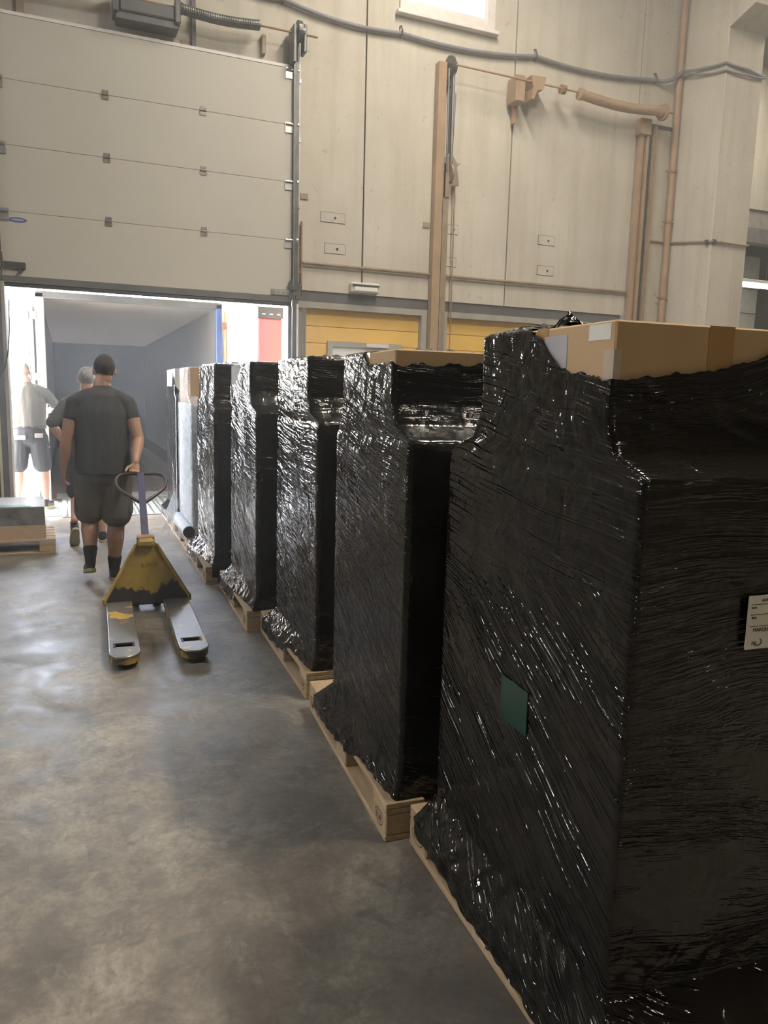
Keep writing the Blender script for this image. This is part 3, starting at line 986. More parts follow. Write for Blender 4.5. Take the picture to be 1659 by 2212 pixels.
def stamp_mesh():
    if 'stamp' not in _cache:
        bm = bmesh.new()
        n = 24
        for ro, ri in (((0.046, 0.028), (0.042, 0.024)),):
            a = [bm.verts.new((0, ro[0] * math.cos(2 * math.pi * i / n), ro[1] * math.sin(2 * math.pi * i / n))) for i in range(n)]
            b = [bm.verts.new((0, ri[0] * math.cos(2 * math.pi * i / n), ri[1] * math.sin(2 * math.pi * i / n))) for i in range(n)]
            for i in range(n):
                bm.faces.new((a[i], a[(i + 1) % n], b[(i + 1) % n], b[i]))
        me = bpy.data.meshes.new('stamp')
        bm.to_mesh(me); bm.free()
        me.materials.append(M_STAMP)
        _cache['stamp'] = me
    return _cache['stamp']


def pallet(parent, stamps=True):
    """euro pallet, near left corner at the origin, 0.8 wide along x, 1.2 long along y"""
    p = thing('wooden_pallet', parent=parent)
    xs = [(0.05, 0.10), (0.40, 0.145), (0.75, 0.10)]
    ys = [(0.0725, 0.145), (0.60, 0.145), (1.1275, 0.145)]
    for x, w in xs:
        link('bottom_board', cached_box('bottom_board', w, 1.2, 0.022), None, p, (x, 0.6, 0.011))
        for y, l in ys:
            b = link('block', cached_box('block', w, l, 0.078, 0.005), None, p, (x, y, 0.061))
    for y, l in ys:
        link('cross_board', cached_box('cross_board', 0.8, l, 0.022), None, p, (0.4, y, 0.111))
    for x, w in ((0.0725, 0.145), (0.2363, 0.10), (0.40, 0.145), (0.5637, 0.10), (0.7275, 0.145)):
        link('deck_board', cached_box('deck_board', w, 1.2, 0.022), None, p, (x, 0.6, 0.133))
    if stamps:
        for y in (0.0725, 1.1275):
            link('stamp', stamp_mesh(), None, p, (-0.001, y, 0.061))
            text('stamp_letters', 'EUR', 0.034, M_STAMP, p, Matrix.Translation((-0.0012, y, 0.060)) @ Matrix.Rotation(R(-90), 4, 'Z') @ Matrix.Rotation(R(90), 4, 'X'), 0.0002)
    return p


def lerp_pts(pts, u):
    if u <= pts[0][0]: return pts[0][1]
    for (a, va), (b, vb) in zip(pts[:-1], pts[1:]):
        if u <= b:
            return va + (vb - va) * (u - a) / max(1e-6, b - a)
    return pts[-1][1]


def film(name, parent, mat, levels, top, bottom, nl=90, nf=70, nr=14, nb=14, dz=0.012, amp=0.004, seed=0.0, jag=0.012, skirt=0.008, mat2=None, flarew=None):
    """wrapped sheet lofted round the load.  levels: (z, x0, x1, y0, y1).  u runs from the
    back left corner along the left side to the front, then along the front, right, back"""
    # rows
    rows = []
    for (a, b) in zip(levels[:-1], levels[1:]):
        L = math.sqrt((b[0] - a[0]) ** 2 + max(abs(b[1] - a[1]), abs(b[3] - a[3])) ** 2)
        k = max(1, int(L / dz))
        for i in range(k):
            f = i / k
            rows.append(tuple(a[j] + (b[j] - a[j]) * f for j in range(5)))
    rows.append(levels[-1])
    ref = levels[min(2, len(levels) - 1)]
    D, Wd = ref[4] - ref[3], ref[2] - ref[1]
    FZ = levels
    bm = bmesh.new()
    uvl = bm.loops.layers.uv.new('UVMap')
    ztop_full = max(l[0] for l in levels)
    cr = 0.018
    cols = []
    for i in range(nl): cols.append(('L', i / nl))
    for i in range(nf): cols.append(('F', i / nf))
    for i in range(nr): cols.append(('R', i / nr))
    for i in range(nb): cols.append(('B', i / nb))
    grid, info = [], []
    for ri, (z, x0, x1, y0, y1) in enumerate(rows):
        line = []
        for side, f in cols:
            # corner softening: points near the corner are pulled in
            if side == 'L':
                u = D * f
                xx = x0
                if flarew and z < FZ[2][0]:
                    xx = FZ[2][1] + (x0 - FZ[2][1]) * lerp_pts(flarew, u)
                p = Vector((xx, y1 + (y0 - y1) * f, z)); nrm = Vector((-1, 0, 0))
                d = min(f, 1 - f) * (y1 - y0)
            elif side == 'F':
                xx = x0
                if flarew and z < FZ[2][0]:
                    xx = FZ[2][1] + (x0 - FZ[2][1]) * flarew[-1][1]
                p = Vector((xx + (x1 - xx) * f, y0, z)); nrm = Vector((0, -1, 0)); u = D + Wd * f
                d = min(f, 1 - f) * (x1 - x0)
            elif side == 'R':
                p = Vector((x1, y0 + (y1 - y0) * f, z)); nrm = Vector((1, 0, 0)); u = D + Wd + D * f
                d = min(f, 1 - f) * (y1 - y0)
            else:
                p = Vector((x1 + (x0 - x1) * f, y1, z)); nrm = Vector((0, 1, 0)); u = 2 * D + Wd + Wd * f
                d = min(f, 1 - f) * (x1 - x0)
            if d < cr:
                q = (1 - d / cr) ** 2
                p -= nrm * cr * 0.30 * q
                if d < 1e-6:
                    prev = {'L': Vector((0, 1, 0)), 'F': Vector((-1, 0, 0)), 'R': Vector((0, -1, 0)), 'B': Vector((1, 0, 0))}[side]
                    p -= prev * cr * 0.30
            if side in 'LF':
                ang = R(40 if z < 1.1 else 14)
                s = u * math.cos(ang) - z * math.sin(ang)
                q = u * math.sin(ang) + z * math.cos(ang)
                h = noise.noise(Vector((s * 2.2 + seed, q * 20, seed * 3.1))) * 0.7 + noise.noise(Vector((u * 7 + seed, z * 7, 5.0))) * 0.6
                a_ = amp
                if z < 0.24: a_ += skirt * (0.24 - z) / 0.2
                if z < 0.30: h2 = (a_ * 0.8 + 0.002) * noise.noise(Vector((u * 26, z * 26, seed)))
                elif z > 1.36: h2 = 0.0035 * noise.noise(Vector((s * 9, q * 42, seed + 4)))
                else: h2 = 0.0
                w_ = min(1.0, d / 0.05 + 0.15)
                p += nrm * w_ * (a_ * h + h2)
            line.append((p, u))
        grid.append(line)
    nv = len(cols)
    V = [[None] * nv for _ in rows]
    per = 2 * (D + Wd)
    TP, BT = [], []
    for j in range(nv):
        u = grid[0][j][1]
        jj = noise.noise(Vector((u * 15, seed, 1.0))) * jag + noise.noise(Vector((u * 50, seed, 2.0))) * jag * 0.5
        tp = lerp_pts(top, u)
        TP.append(99.0 if tp > ztop_full - 0.002 else tp + jj)
        BT.append(lerp_pts(bottom, u) + jj * 0.9)

    def vert(i, j):
        if V[i][j] is None:
            p = grid[i][j][0].copy()
            p.z = min(max(p.z, BT[j]), TP[j])
            V[i][j] = bm.verts.new(p)
        return V[i][j]
    for i in range(len(rows) - 1):
        za, zb = rows[i][0], rows[i + 1][0]
        for j in range(nv):
            j2 = (j + 1) % nv
            u = grid[i][j][1]
            if min(za, zb) >= max(TP[j], TP[j2]) or max(za, zb) <= min(BT[j], BT[j2]): continue
            f = bm.faces.new((vert(i, j), vert(i, j2), vert(i + 1, j2), vert(i + 1, j)))
            us = (u, per if j2 == 0 else grid[i][j2][1])
            for lp, uu in zip(f.loops, (us[0], us[1], us[1], us[0])):
                lp[uvl].uv = (uu, lp.vert.co.z)
            if mat2 and cols[j][0] != 'L': f.material_index = 1
    me = bpy.data.meshes.new(name)
    bmesh.ops.recalc_face_normals(bm, faces=bm.faces)
    bm.to_mesh(me); bm.free()
    me.materials.append(mat)
    if mat2: me.materials.append(mat2)
    return link(name, me, None, parent, smooth=True)


def carton(name, parent, b, mat=None, tape=True, seam_y=None):
    x0, x1, y0, y1, z0, z1 = b
    c = boxo(name, b, mat or M_CARD, parent, bev=0.004)
    if tape:
        bm = bmesh.new()
        ym = (y0 + y1) / 2
        box(bm, x0 - 0.001, x1 + 0.001, ym - 0.025, ym + 0.025, z1, z1 + 0.001)
        box(bm, x0 - 0.0012, x0, ym - 0.025, ym + 0.025, z1 - 0.08, z1 + 0.001)
        build('packing_tape', bm, M_TAPE, c)
    return c


BLACK_SECOND = mat_film('black_stretch_film_d', (0.010, 0.0098, 0.0098), 0.07, 1.7, 22, 10, seed=3.9, freq=40, split=(0.75, 1.0), low=0.15, lo_=1.2, detail=2.0, warp=0.06, wid=0.12)
BLACK = [mat_film('black_stretch_film', (0.010, 0.0095, 0.009), 0.06, 1.7, 31, 6, seed=0.0, freq=42, split=(0.85, 1.15), low=0.12, lo_=0.9, detail=1.6, warp=0.05, wid=0.13),
         mat_film('black_stretch_film_b', (0.010, 0.010, 0.0105), 0.10, 1.4, 21, 9, seed=3.3, freq=34, split=(0.65, 0.95), low=0.2, ior=1.9, lo_=1.6, detail=2.5, wid=0.12),
         mat_film('black_stretch_film_c', (0.010, 0.010, 0.0105), 0.10, 1.4, 15, 6, seed=7.9, freq=28, split=(0.6, 0.9), low=0.2, ior=1.9, lo_=1.6, detail=2.5, wid=0.12)]

TIGHT_NEAR = mat_film('taut_black_film_near', (0.012, 0.010, 0.008), 0.11, 1.3, 8, -4, seed=11.0, freq=40, split=(0.5, 1.2), low=0.02)
TIGHT = mat_film('taut_black_film', (0.012, 0.0115, 0.011), 0.14, 0.5, 12, 4, seed=15.0, freq=36, split=(0.6, 0.9), low=0.02)
FULL = [(0, 9.0)]


def load(label, loc, rz, low, up, top, bottom, mat, seed, upcard=None, nl=90, nf=70, dz=0.012, flare=0.02, lidz=0.012, filmname='film', gap=0.011, flarew=((0, 1.0), (0.35, 0.9), (0.9, 0.25)), front=None):
    """low, up: (x0, x1, y0, y1, z0, z1) of the goods and of the carton on top"""
    root = thing('wrapped_pallet_load', label, 'wrapped pallet', (loc[0], loc[1], 0), rz, 'wrapped pallet loads in the row')
    pallet(root)
    carton('lower_carton', root, low, M_CARD, tape=False)
    carton('upper_carton', root, up, upcard or M_CARD)
    g = gap
    lx0, lx1, ly0, ly1, lz0, lz1 = low
    ux0, ux1, uy0, uy1, uz0, uz1 = up
    lv = [(0.03, -0.008 - flare * 0.1, lx1 + 0.02, ly0 - 0.012, max(ly1, 1.12)),
          (0.150, -0.020 - flare * 0.1, lx1 + 0.01, ly0 - 0.010, max(ly1 + 0.04, 1.02)),
          (0.235, lx0 - g, lx1 + g, ly0 - g, ly1 + g),
          (lz1 - 0.02, lx0 - g, lx1 + g, ly0 - g, ly1 + g),
          (lz1 + 0.006, lx0 - g * 0.5, lx1, ly0 - g * 0.5, ly1),
          (lz1 + 0.05, min(lx0, ux0) - g, ux1 + g, ly0 + (uy0 - ly0) * 0.72, uy1 + (ly1 - uy1) * 0.3),
          (lz1 + 0.12, ux0 - g, ux1 + g, uy0 - g, uy1 + g),
          (uz1 - 0.004, ux0 - g, ux1 + g, uy0 - g, uy1 + g),
          (uz1 + 0.006, ux0 - g * 0.2, ux1, uy0 - g * 0.2, uy1),
          (uz1 + lidz, ux0 + 0.10, ux1 - 0.10, uy0 + 0.10, uy1 - 0.10)]
    if front is not None:
        lv[0] = lv[0][:3] + (front - 0.01,) + lv[0][4:]
        lv[1] = lv[1][:3] + (front,) + lv[1][4:]
    film(filmname, root, mat, lv, top, bottom, nl=nl, nf=nf, dz=dz, seed=seed, mat2=None if mat is M_CLEAR else (TIGHT_NEAR if mat is BLACK[0] else TIGHT), flarew=flarew)
    return root


def dirz(a, b):
    return -math.atan2(b[0] - a[0], b[1] - a[1])


# nearest load --------------------------------------------------------
S1 = load('nearest black wrapped pallet load with open brown carton on top', (1.005, 1.05), dirz((1.015, 1.425), (1.054, 2.22)),
          (0.055, 0.79, 0.160, 1.08, 0.145, 1.392), (0.055, 0.79, 0.290, 0.875, 1.397, 1.722),
          [(0, 9), (0.27, 9), (0.36, 1.73), (0.45, 1.712), (0.58, 1.645), (0.70, 1.615), (0.90, 1.60), (0.98, 1.598), (1.06, 1.606), (1.20, 1.624), (1.45, 1.68), (1.62, 1.71), (1.70, 9)],
          [(0, 0.10), (0.10, 0.085), (0.25, 0.058), (0.5, 0.050), (0.9, 0.052), (0.93, 0.04), (1.68, 0.035)], BLACK[0], 0.0, flare=0.050, flarew=((0, 1.0), (1.0, 0.95)), front=-0.02, nl=150, nf=130, dz=0.008)
w = [c for c in S1.children if c.name.startswith('upper_carton')][0]
boxo('shipping_label', (0.0535, 0.055, 0.305, 0.385, 1.682, 1.716), M_PAPER, w)
boxo('shipping_label', (0.0535, 0.055, 0.47, 0.57, 1.59, 1.702), simple('grey_label', (0.45, 0.43, 0.42), 0.5), w)
boxo('clear_tape', (0.053, 0.072, 0.2885, 0.325, 1.57, 1.66), simple('glossy_tape', (0.55, 0.45, 0.35), 0.15), w)
boxo('packing_tape', (0.30, 0.37, 0.2885, 0.29, 1.40, 1.722), M_TAPE, w)
# green sheet under the film on the aisle side
green = mat_film('green_sheet_under_film', (0.0, 0.040, 0.031), 0.12, 1.4, 42, 10, seed=0.0)
g = boxo('green_sheet', (0.0405, 0.0430, 0.535, 0.675, 0.685, 0.805), green, S1)
g['label'] = 'dark green sheet showing through the black film'
# delivery note on the near face
nt = boxo('delivery_note', (0.50, 0.66, 0.1155, 0.118, 1.085, 1.205), M_PAPER, S1)
nt['label'] = 'cream paper delivery note'
nt.location = (-0.168, 0.022, -0.060)
for z in (1.185, 1.162, 1.136):
    boxo('ruled_line', (0.507, 0.65, 0.1148, 0.1155, z, z + 0.0012), M_INK, nt)
MX = Matrix.Rotation(R(90), 4, 'X')
text('print', 'MARQUE EN', 0.012, M_INK, nt, Matrix.Translation((0.551, 0.1150, 1.128)) @ MX)
text('print', 'nom', 0.008, M_INK, nt, Matrix.Translation((0.515, 0.1150, 1.179)) @ MX)
text('print', 'date', 0.008, M_INK, nt, Matrix.Translation((0.517, 0.1150, 1.156)) @ MX)
text('print', 'ADRESSE', 0.009, M_INK, nt, Matrix.Translation((0.552, 0.1150, 1.194)) @ MX)
text('print', 'FM', 0.011, M_INK, nt, Matrix.Translation((0.523, 0.1150, 1.098)) @ MX)
bm = bmesh.new()
tube(bm, [(0.533 + 0.011 * math.cos(a), 0.1150, 1.101 + 0.008 * math.sin(a)) for a in (R(200 + 18 * i) for i in range(13))], 0.0012, 5)
build('swirl_mark', bm, M_INK, nt)

S2 = load('second black wrapped pallet load from the front, thin strip of carton on top', (0.983, 2.276), dirz((0.983, 2.276), (1.075, 3.562)),
          (0.058, 0.79, 0.02, 0.93, 0.145, 1.40), (0.058, 0.76, 0.20, 0.83, 1.405, 1.712),
          [(0, 9), (0.36, 9), (0.42, 1.70), (0.52, 1.665), (0.66, 1.665), (0.92, 1.665), (0.98, 1.66), (1.2, 1.665), (1.45, 1.69), (1.6, 1.70), (1.7, 9)],
          [(0, 0.06), (0.4, 0.095), (0.7, 0.125), (0.88, 0.142), (0.93, 0.145), (1.6, 0.145)], BLACK_SECOND, 2.0, flare=0.045, nl=110, nf=70, dz=0.010)
S3 = load('third black wrapped pallet load from the front, fully wrapped to the top', (1.085, 3.583), dirz((1.087, 3.583), (1.131, 4.714)),
          (0.056, 0.79, 0.015, 0.93, 0.145, 1.41), (0.05, 0.76, 0.19, 0.88, 1.415, 1.735),
          FULL, [(0, 0.05), (0.4, 0.075), (0.8, 0.125), (0.93, 0.145), (1.6, 0.145)], BLACK[2], 5.0, flare=0.045, nl=100, nf=40)
S4 = load('fourth black wrapped pallet load from the front, pale carton corner uncovered', (1.04, 4.785), dirz((1.04, 4.785), (1.087, 6.017)),
          (0.07, 0.79, 0.0, 1.0, 0.145, 1.42), (0.07, 0.76, 0.21, 1.02, 1.425, 1.745),
          [(0, 1.60), (0.30, 1.61), (0.55, 1.70), (0.66, 9), (9, 9)], [(0, 0.05), (0.4, 0.06), (0.8, 0.10), (1.0, 0.14), (1.6, 0.14)], BLACK[1], 9.0, flare=0.05, upcard=M_CARDG, nl=90, nf=30)
S5 = load('fifth black wrapped pallet load from the front, crumpled silvery top', (0.998, 6.13), dirz((0.998, 6.123), (1.026, 7.3)),
          (0.085, 0.79, 0.0, 1.0, 0.145, 1.415), (0.10, 0.76, 0.07, 0.95, 1.42, 1.765),
          FULL, [(0, 0.05), (0.5, 0.06), (1.0, 0.05), (1.6, 0.07)], BLACK[2], 13.0, nl=80, nf=30, flare=0.065)
S6 = load('sixth wrapped pallet load from the front, clear plastic wrap and brown carton', (1.03, 7.42), R(-1),
          (0.06, 0.79, 0.0, 1.0, 0.145, 1.43), (0.065, 0.70, 0.10, 0.90, 1.435, 1.775),
          [(0, 9), (0.85, 9), (0.95, 1.50), (1.6, 1.50), (1.7, 9)], [(0, 0.02), (1.0, 0.08), (1.6, 0.12)], M_CLEAR, 17.0, nl=60, nf=24, dz=0.02, flare=0.05)
for o in S6.children:
    if o.name.startswith('lower_carton'):
        o.data.materials[0] = simple('white_carton', (0.62, 0.66, 0.70), 0.5, var=0.06)
tb = tubeo('film_roll', [(0.02, -0.02, 0.21), (0.02, 0.9, 0.21)], 0.058, simple('white_film_roll', (0.60, 0.64, 0.69), 0.3), S6, 18)
tubeo('black_core', [(0.02, -0.045, 0.21), (0.02, 0.0, 0.21)], 0.056, M_BLACK, tb, 18)
bm = bmesh.new()
for k in range(6):
    y = 0.75 + 0.09 * k
    tube(bm, [(0.03 - 0.02 * k % 0.05, y, 0.42), (-0.05, y - 0.02, 0.25), (-0.10 - 0.015 * (k % 3), y - 0.05, 0.06 + 0.03 * (k % 2))], [0.012, 0.02, 0.014], 6)
build('loose_wrap_tail', bm, M_CLEAR, S6, smooth=True)
S7 = load('last wrapped pallet load by the dock, carton with a brown label on top', (1.05, 8.66), R(-1),
          (0.065, 0.79, 0.0, 1.0, 0.145, 1.46), (0.06, 0.70, 0.06, 0.9, 1.465, 1.79),
          [(0, 1.6), (0.7, 1.6), (0.9, 1.76), (1.0, 1.62), (1.1, 1.55), (1.6, 1.55)], [(0, 0.03), (0.5, 0.05), (1.0, 0.1), (1.6, 0.12)], BLACK[2], 21.0, upcard=M_CARDG, nl=60, nf=20, dz=0.016, flare=0.04)
w = [c for c in S7.children if c.name.startswith('upper_carton')][0]
boxo('brown_label', (0.12, 0.26, 0.0585, 0.06, 1.64, 1.75), M_CARD, w)



def film_fold(parent, a, b, w, mat, seed):
    bm = bmesh.new()
    a, b = Vector(a), Vector(b)
    n, m = 40, 5
    sd = (b - a).cross(Vector((0, 0, 1))).normalized()
    g_ = [[bm.verts.new(a.lerp(b, i / n) + sd * (w * (j / (m - 1) - 0.5) * (1 + 0.6 * noise.noise(Vector((i * 0.3, seed, 0)))))
                        + Vector((0, 0, 0.004 + (0.026 + 0.03 * noise.noise(Vector((i * 0.35, j * 0.9, seed)))) * math.sin(math.pi * j / (m - 1)) * (0.4 + 0.6 * math.sin(math.pi * i / n)))))
           for j in range(m)] for i in range(n + 1)]
    uvl = bm.loops.layers.uv.new('UVMap')
    for i in range(n):
        for j in range(m - 1):
            f = bm.faces.new((g_[i][j], g_[i + 1][j], g_[i + 1][j + 1], g_[i][j + 1]))
            for lp in f.loops: lp[uvl].uv = (lp.vert.co.x + lp.vert.co.y, lp.vert.co.x * 0.5)
    return build('film_fold', bm, mat, parent, smooth=True)


film_fold(S1, (0.08, 0.84, 1.722), (0.40, 0.50, 1.722), 0.10, BLACK[0], 1.0)
film_fold(S1, (0.12, 0.60, 1.722), (0.09, 0.50, 1.722), 0.06, BLACK[0], 2.0)
film_fold(S2, (0.10, 0.78, 1.712), (0.72, 0.62, 1.712), 0.14, BLACK[1], 4.0)
film_fold(S3, (0.12, 0.84, 1.747), (0.70, 0.70, 1.747), 0.12, BLACK[2], 6.0)
film_fold(S5, (0.14, 0.90, 1.777), (0.65, 0.60, 1.777), 0.16, BLACK[2], 8.0)

# low load on the left -------------------------------------------------
L = thing('low_pallet_load', 'low clear wrapped pallet of dark printed cartons at the left edge', 'wrapped pallet', (-0.134, 7.72, 0), R(90 + 2.0))
pallet(L, stamps=False)
dk = simple('dark_printed_carton', (0.10, 0.095, 0.09), 0.5, var=0.4, scale=7)
carton('printed_carton', L, (0.02, 0.74, 0.085, 0.70, 0.145, 0.445), dk, tape=False)
carton('printed_carton', L, (0.02, 0.74, 0.70, 1.16, 0.145, 0.445), dk, tape=False)
boxo('cardboard_tray', (0.015, 0.745, 0.08, 1.165, 0.145, 0.275), M_CARD, L)
boxo('top_sheet', (0.02, 0.74, 0.085, 1.16, 0.445, 0.450), simple('pale_top_sheet', (0.48, 0.45, 0.43), 0.35), L)
boxo('green_band', (0.02, 0.16, 0.20, 0.60, 0.450, 0.453), simple('green_print', (0.10, 0.30, 0.16), 0.35), L)
film('clear_film', L, M_CLEARER, [(0.05, -0.03, 0.81, -0.01, 1.21), (0.14, -0.01, 0.80, 0.0, 1.2), (0.24, 0.0, 0.76, 0.07, 1.18), (0.445, 0.012, 0.75, 0.078, 1.17), (0.458, 0.03, 0.73, 0.10, 1.15), (0.465, 0.2, 0.6, 0.3, 1.0)],
     FULL, [(0, 0.10), (5, 0.10)], nl=60, nf=40, dz=0.02, amp=0.004, seed=31.0, skirt=0.004)

# ================================================================== PALLET TRUCK
T = thing('pallet_truck', 'worn yellow hand pallet truck with a blue drawbar, pulled by the man', 'pallet truck', (0.446, 4.28, 0), R(-1.9))
M_FORK = mat_worn_paint('worn_fork_top', (0.52, 0.34, 0.09), (0.24, 0.23, 0.215), 5.5, 0.40, 0.43)
M_JACKY = mat_worn_paint('worn_yellow_plate', (0.36, 0.25, 0.06), (0.045, 0.042, 0.045), 7.0, 0.55, 0.60, zfade=(0.08, 0.22), metal=0.2)
M_FSIDE = simple('yellow_fork_side', (0.38, 0.27, 0.08), 0.5, var=0.3, scale=7)
M_FORKEDGE = simple('polished_fork_edge', (0.34, 0.33, 0.32), 0.3, 0.8, var=0.25, scale=12)
M_FORKTIP = mat_worn_paint('worn_fork_tip', (0.42, 0.28, 0.06), (0.10, 0.095, 0.09), 9.0, 0.50, 0.56, metal=0.5)
FW, FL, FT = 0.158, 1.20, 0.085
for s in (-1, 1):
    cx = s * 0.191
    bm = bmesh.new()
    h = FW / 2
    # top deck built around the lifting slot near the tip
    box(bm, cx - h, cx + h, 0.245, FL, FT - 0.006, FT)
    box(bm, cx - h, cx - 0.048, 0.185, 0.245, FT - 0.006, FT)
    box(bm, cx + 0.048, cx + h, 0.185, 0.245, FT - 0.006, FT)
    tip = [(cx - h, 0.185), (cx - h, 0.10)] + [(cx - h + 0.02 + 0.0 * i, 0.10 - 0.03 * i) for i in ()] + \
          [(cx + (h - 0.004) * math.cos(a), 0.10 + 0.085 * math.sin(a)) for a in (R(180 + 15 * i) for i in range(1, 12))] + [(cx + h, 0.10), (cx + h, 0.185)]
    prism(bm, tip, FT - 0.006, FT, 'XY')
    f = build('fork', bm, M_FORK, T)
    bm = bmesh.new()
    out_ = [(cx - h, FL), (cx - h, 0.185), (cx - h, 0.12)] + [(cx + h * math.cos(a), 0.10 + 0.088 * math.sin(a)) for a in (R(180 + 15 * i) for i in range(13))] + [(cx + h, 0.12), (cx + h, 0.185), (cx + h, FL)]
    tube(bm, [(x, y, FT - 0.007) for x, y in out_], 0.0075, 8)
    build('rounded_edge', bm, M_FORKEDGE, f, angle=60)
    bm = bmesh.new()
    for q in (-1, 1):
        box(bm, cx + q * h - 0.004, cx + q * h + 0.004, 0.10, FL, 0.030, FT - 0.004)
    prev = None
    for i in range(13):
        a = R(180 + 15 * i)
        pnt = (cx + h * math.cos(a), 0.10 + 0.09 * math.sin(a))
        if prev:
            v = [bm.verts.new((prev[0], prev[1], 0.034)), bm.verts.new((pnt[0], pnt[1], 0.034)),
                 bm.verts.new((pnt[0], pnt[1], FT - 0.003)), bm.verts.new((prev[0], prev[1], FT - 0.003))]
            bm.faces.new(v)
        prev = pnt
    build('fork_side', bm, M_FORKTIP, f)
    bm = bmesh.new()
    for b in ((cx - 0.060, cx - 0.048, 0.18, 0.25), (cx + 0.048, cx + 0.060, 0.18, 0.25), (cx - 0.060, cx + 0.060, 0.245, 0.256)):
        box(bm, b[0], b[1], b[2], b[3], FT - 0.004, FT + 0.002)
    box(bm, cx - 0.048, cx + 0.048, 0.185, 0.20, FT - 0.03, FT - 0.012)
    build('slot_rim', bm, M_DARK, f)
    bm = bmesh.new()
    disc(bm, (cx, 0.20, 0.037), (1, 0, 0), 0.037, 0.09, 18)
    disc(bm, (cx, 0.30, 0.037), (1, 0, 0), 0.037, 0.09, 18)
    build('load_roller', bm, M_DARK, f, angle=40)
# A-shaped front plate
bm = bmesh.new()
lean = 0.16
poly = [(-0.275, 0.075), (0.275, 0.075), (0.285, 0.12), (0.075, 0.475), (0.045, 0.50), (-0.045, 0.50), (-0.075, 0.475), (-0.285, 0.12)]
vv = prism(bm, poly, 1.18, 1.192)
for v in vv: v.co.y += (v.co.z - 0.075) * lean
pl = build('front_plate', bm, M_JACKY, T)
bm = bmesh.new()
for s in (-1, 1):
    a = Vector((s * 0.285, 1.17, 0.10)); b = Vector((s * 0.07, 1.17 + 0.40 * lean, 0.475))
    tube(bm, [a, b], 0.012, 6)
    box(bm, s * 0.285 - 0.012, s * 0.285 + 0.012, 1.16, 1.24, 0.07, 0.115, bev=0.005)
box(bm, -0.055, 0.055, 1.20, 1.32, 0.46, 0.515, bev=0.015)
build('plate_edge', bm, M_FSIDE, T)
boxo('cross_beam', (-0.27, 0.27, 1.19, 1.26, 0.05, 0.13), M_DSTEEL, T, bev=0.008)
text('lettering', 'KAHN', 0.042, simple('faded_lettering', (0.19, 0.135, 0.05), 0.7), T,
     Matrix.Translation((0.02, 1.1775 + 0.255 * lean, 0.33)) @ Matrix.Rotation(-math.atan(lean), 4, 'X') @ MX, 0.0006)
bm = bmesh.new()
tube(bm, [(0, 1.36, 0.10), (0, 1.36, 0.48)], 0.055, 16)
box(bm, -0.07, 0.07, 1.26, 1.43, 0.16, 0.30, bev=0.02)
build('hydraulic_pump', bm, M_DSTEEL, T, angle=40)
bm = bmesh.new()
for s in (-1, 1):
    disc(bm, (s * 0.075, 1.38, 0.09), (1, 0, 0), 0.09, 0.05, 22)
build('steer_wheel', bm, M_DARK, T, angle=40)
# drawbar
pa, pb = Vector((0, 1.30, 0.49)), Vector((0, 1.78, 0.915))
dv = (pb - pa).normalized()
nv = dv.cross(Vector((1, 0, 0))).normalized()
bm = bmesh.new()
vsn = []
for p, wd in ((pa, 0.052), (pb, 0.046)):
    for sx, sy in ((-1, -1), (1, -1), (1, 1), (-1, 1)):
        vsn.append(bm.verts.new(p + Vector((sx * wd / 2, 0, 0)) + nv * sy * 0.014))
for q in ((0, 1, 2, 3), (7, 6, 5, 4), (0, 4, 5, 1), (1, 5, 6, 2), (2, 6, 7, 3), (3, 7, 4, 0)):
    bm.faces.new([vsn[i] for i in q])
build('drawbar', bm, simple('violet_blue_paint', (0.065, 0.065, 0.135), 0.45, var=0.12), T)
bm = bmesh.new()
loop = []
base = pb - dv * 0.30
hw = 0.205


def LP(x, h):
    return base + Vector((x, 0, 0)) + dv * h


raw = [(0.0, 0.0), (0.04, 0.026), (0.08, 0.053), (0.12, 0.080), (0.155, 0.106), (0.180, 0.130), (0.197, 0.157), (0.203, 0.185), (0.197, 0.212),
       (0.181, 0.233), (0.158, 0.246), (0.125, 0.252), (0.09, 0.253), (0.03, 0.253)]
full = raw + [(-x, h) for x, h in raw[::-1]][:-1]
for (x, h) in full: loop.append(LP(x * 0.90, h * 1.2))
tube(bm, loop, 0.0125, 10, closed=True)
build('handle_loop', bm, simple('brown_black_handle', (0.07, 0.055, 0.06), 0.35, 0.4), T, angle=60)
boxo('hinge_yoke', (-0.06, 0.06, 1.26, 1.34, 0.47, 0.53), M_RUST, T, bev=0.01)

# ================================================================== PEOPLE
SK = {}


def skin_mat(name, col):
    t = NT(name)
    v = t.mapped()
    t.set(Base_Color=t.ramp(t.noise(v, 12, 3), [(0.3, tuple(c * 0.88 for c in col)), (0.7, col)]), Roughness=0.5)
    t.p.inputs['Subsurface Weight'].default_value = 0.1
    t.p.inputs['Subsurface Radius'].default_value = (0.02, 0.008, 0.004)
    return t.m


def cloth_mat(name, col, var=0.12):
    t = NT(name)
    v = t.mapped()
    fold = t.noise(t.mapped((6, 6, 2.2)), 1.6, 3, 0.5, 0.6)
    t.set(Base_Color=t.ramp(t.noise(v, 9, 3), [(0.3, tuple(c * (1 - var) for c in col)), (0.7, col)]), Roughness=0.85)
    t.set(Normal=t.bump(fold, 0.03, 0.6))
    return t.m


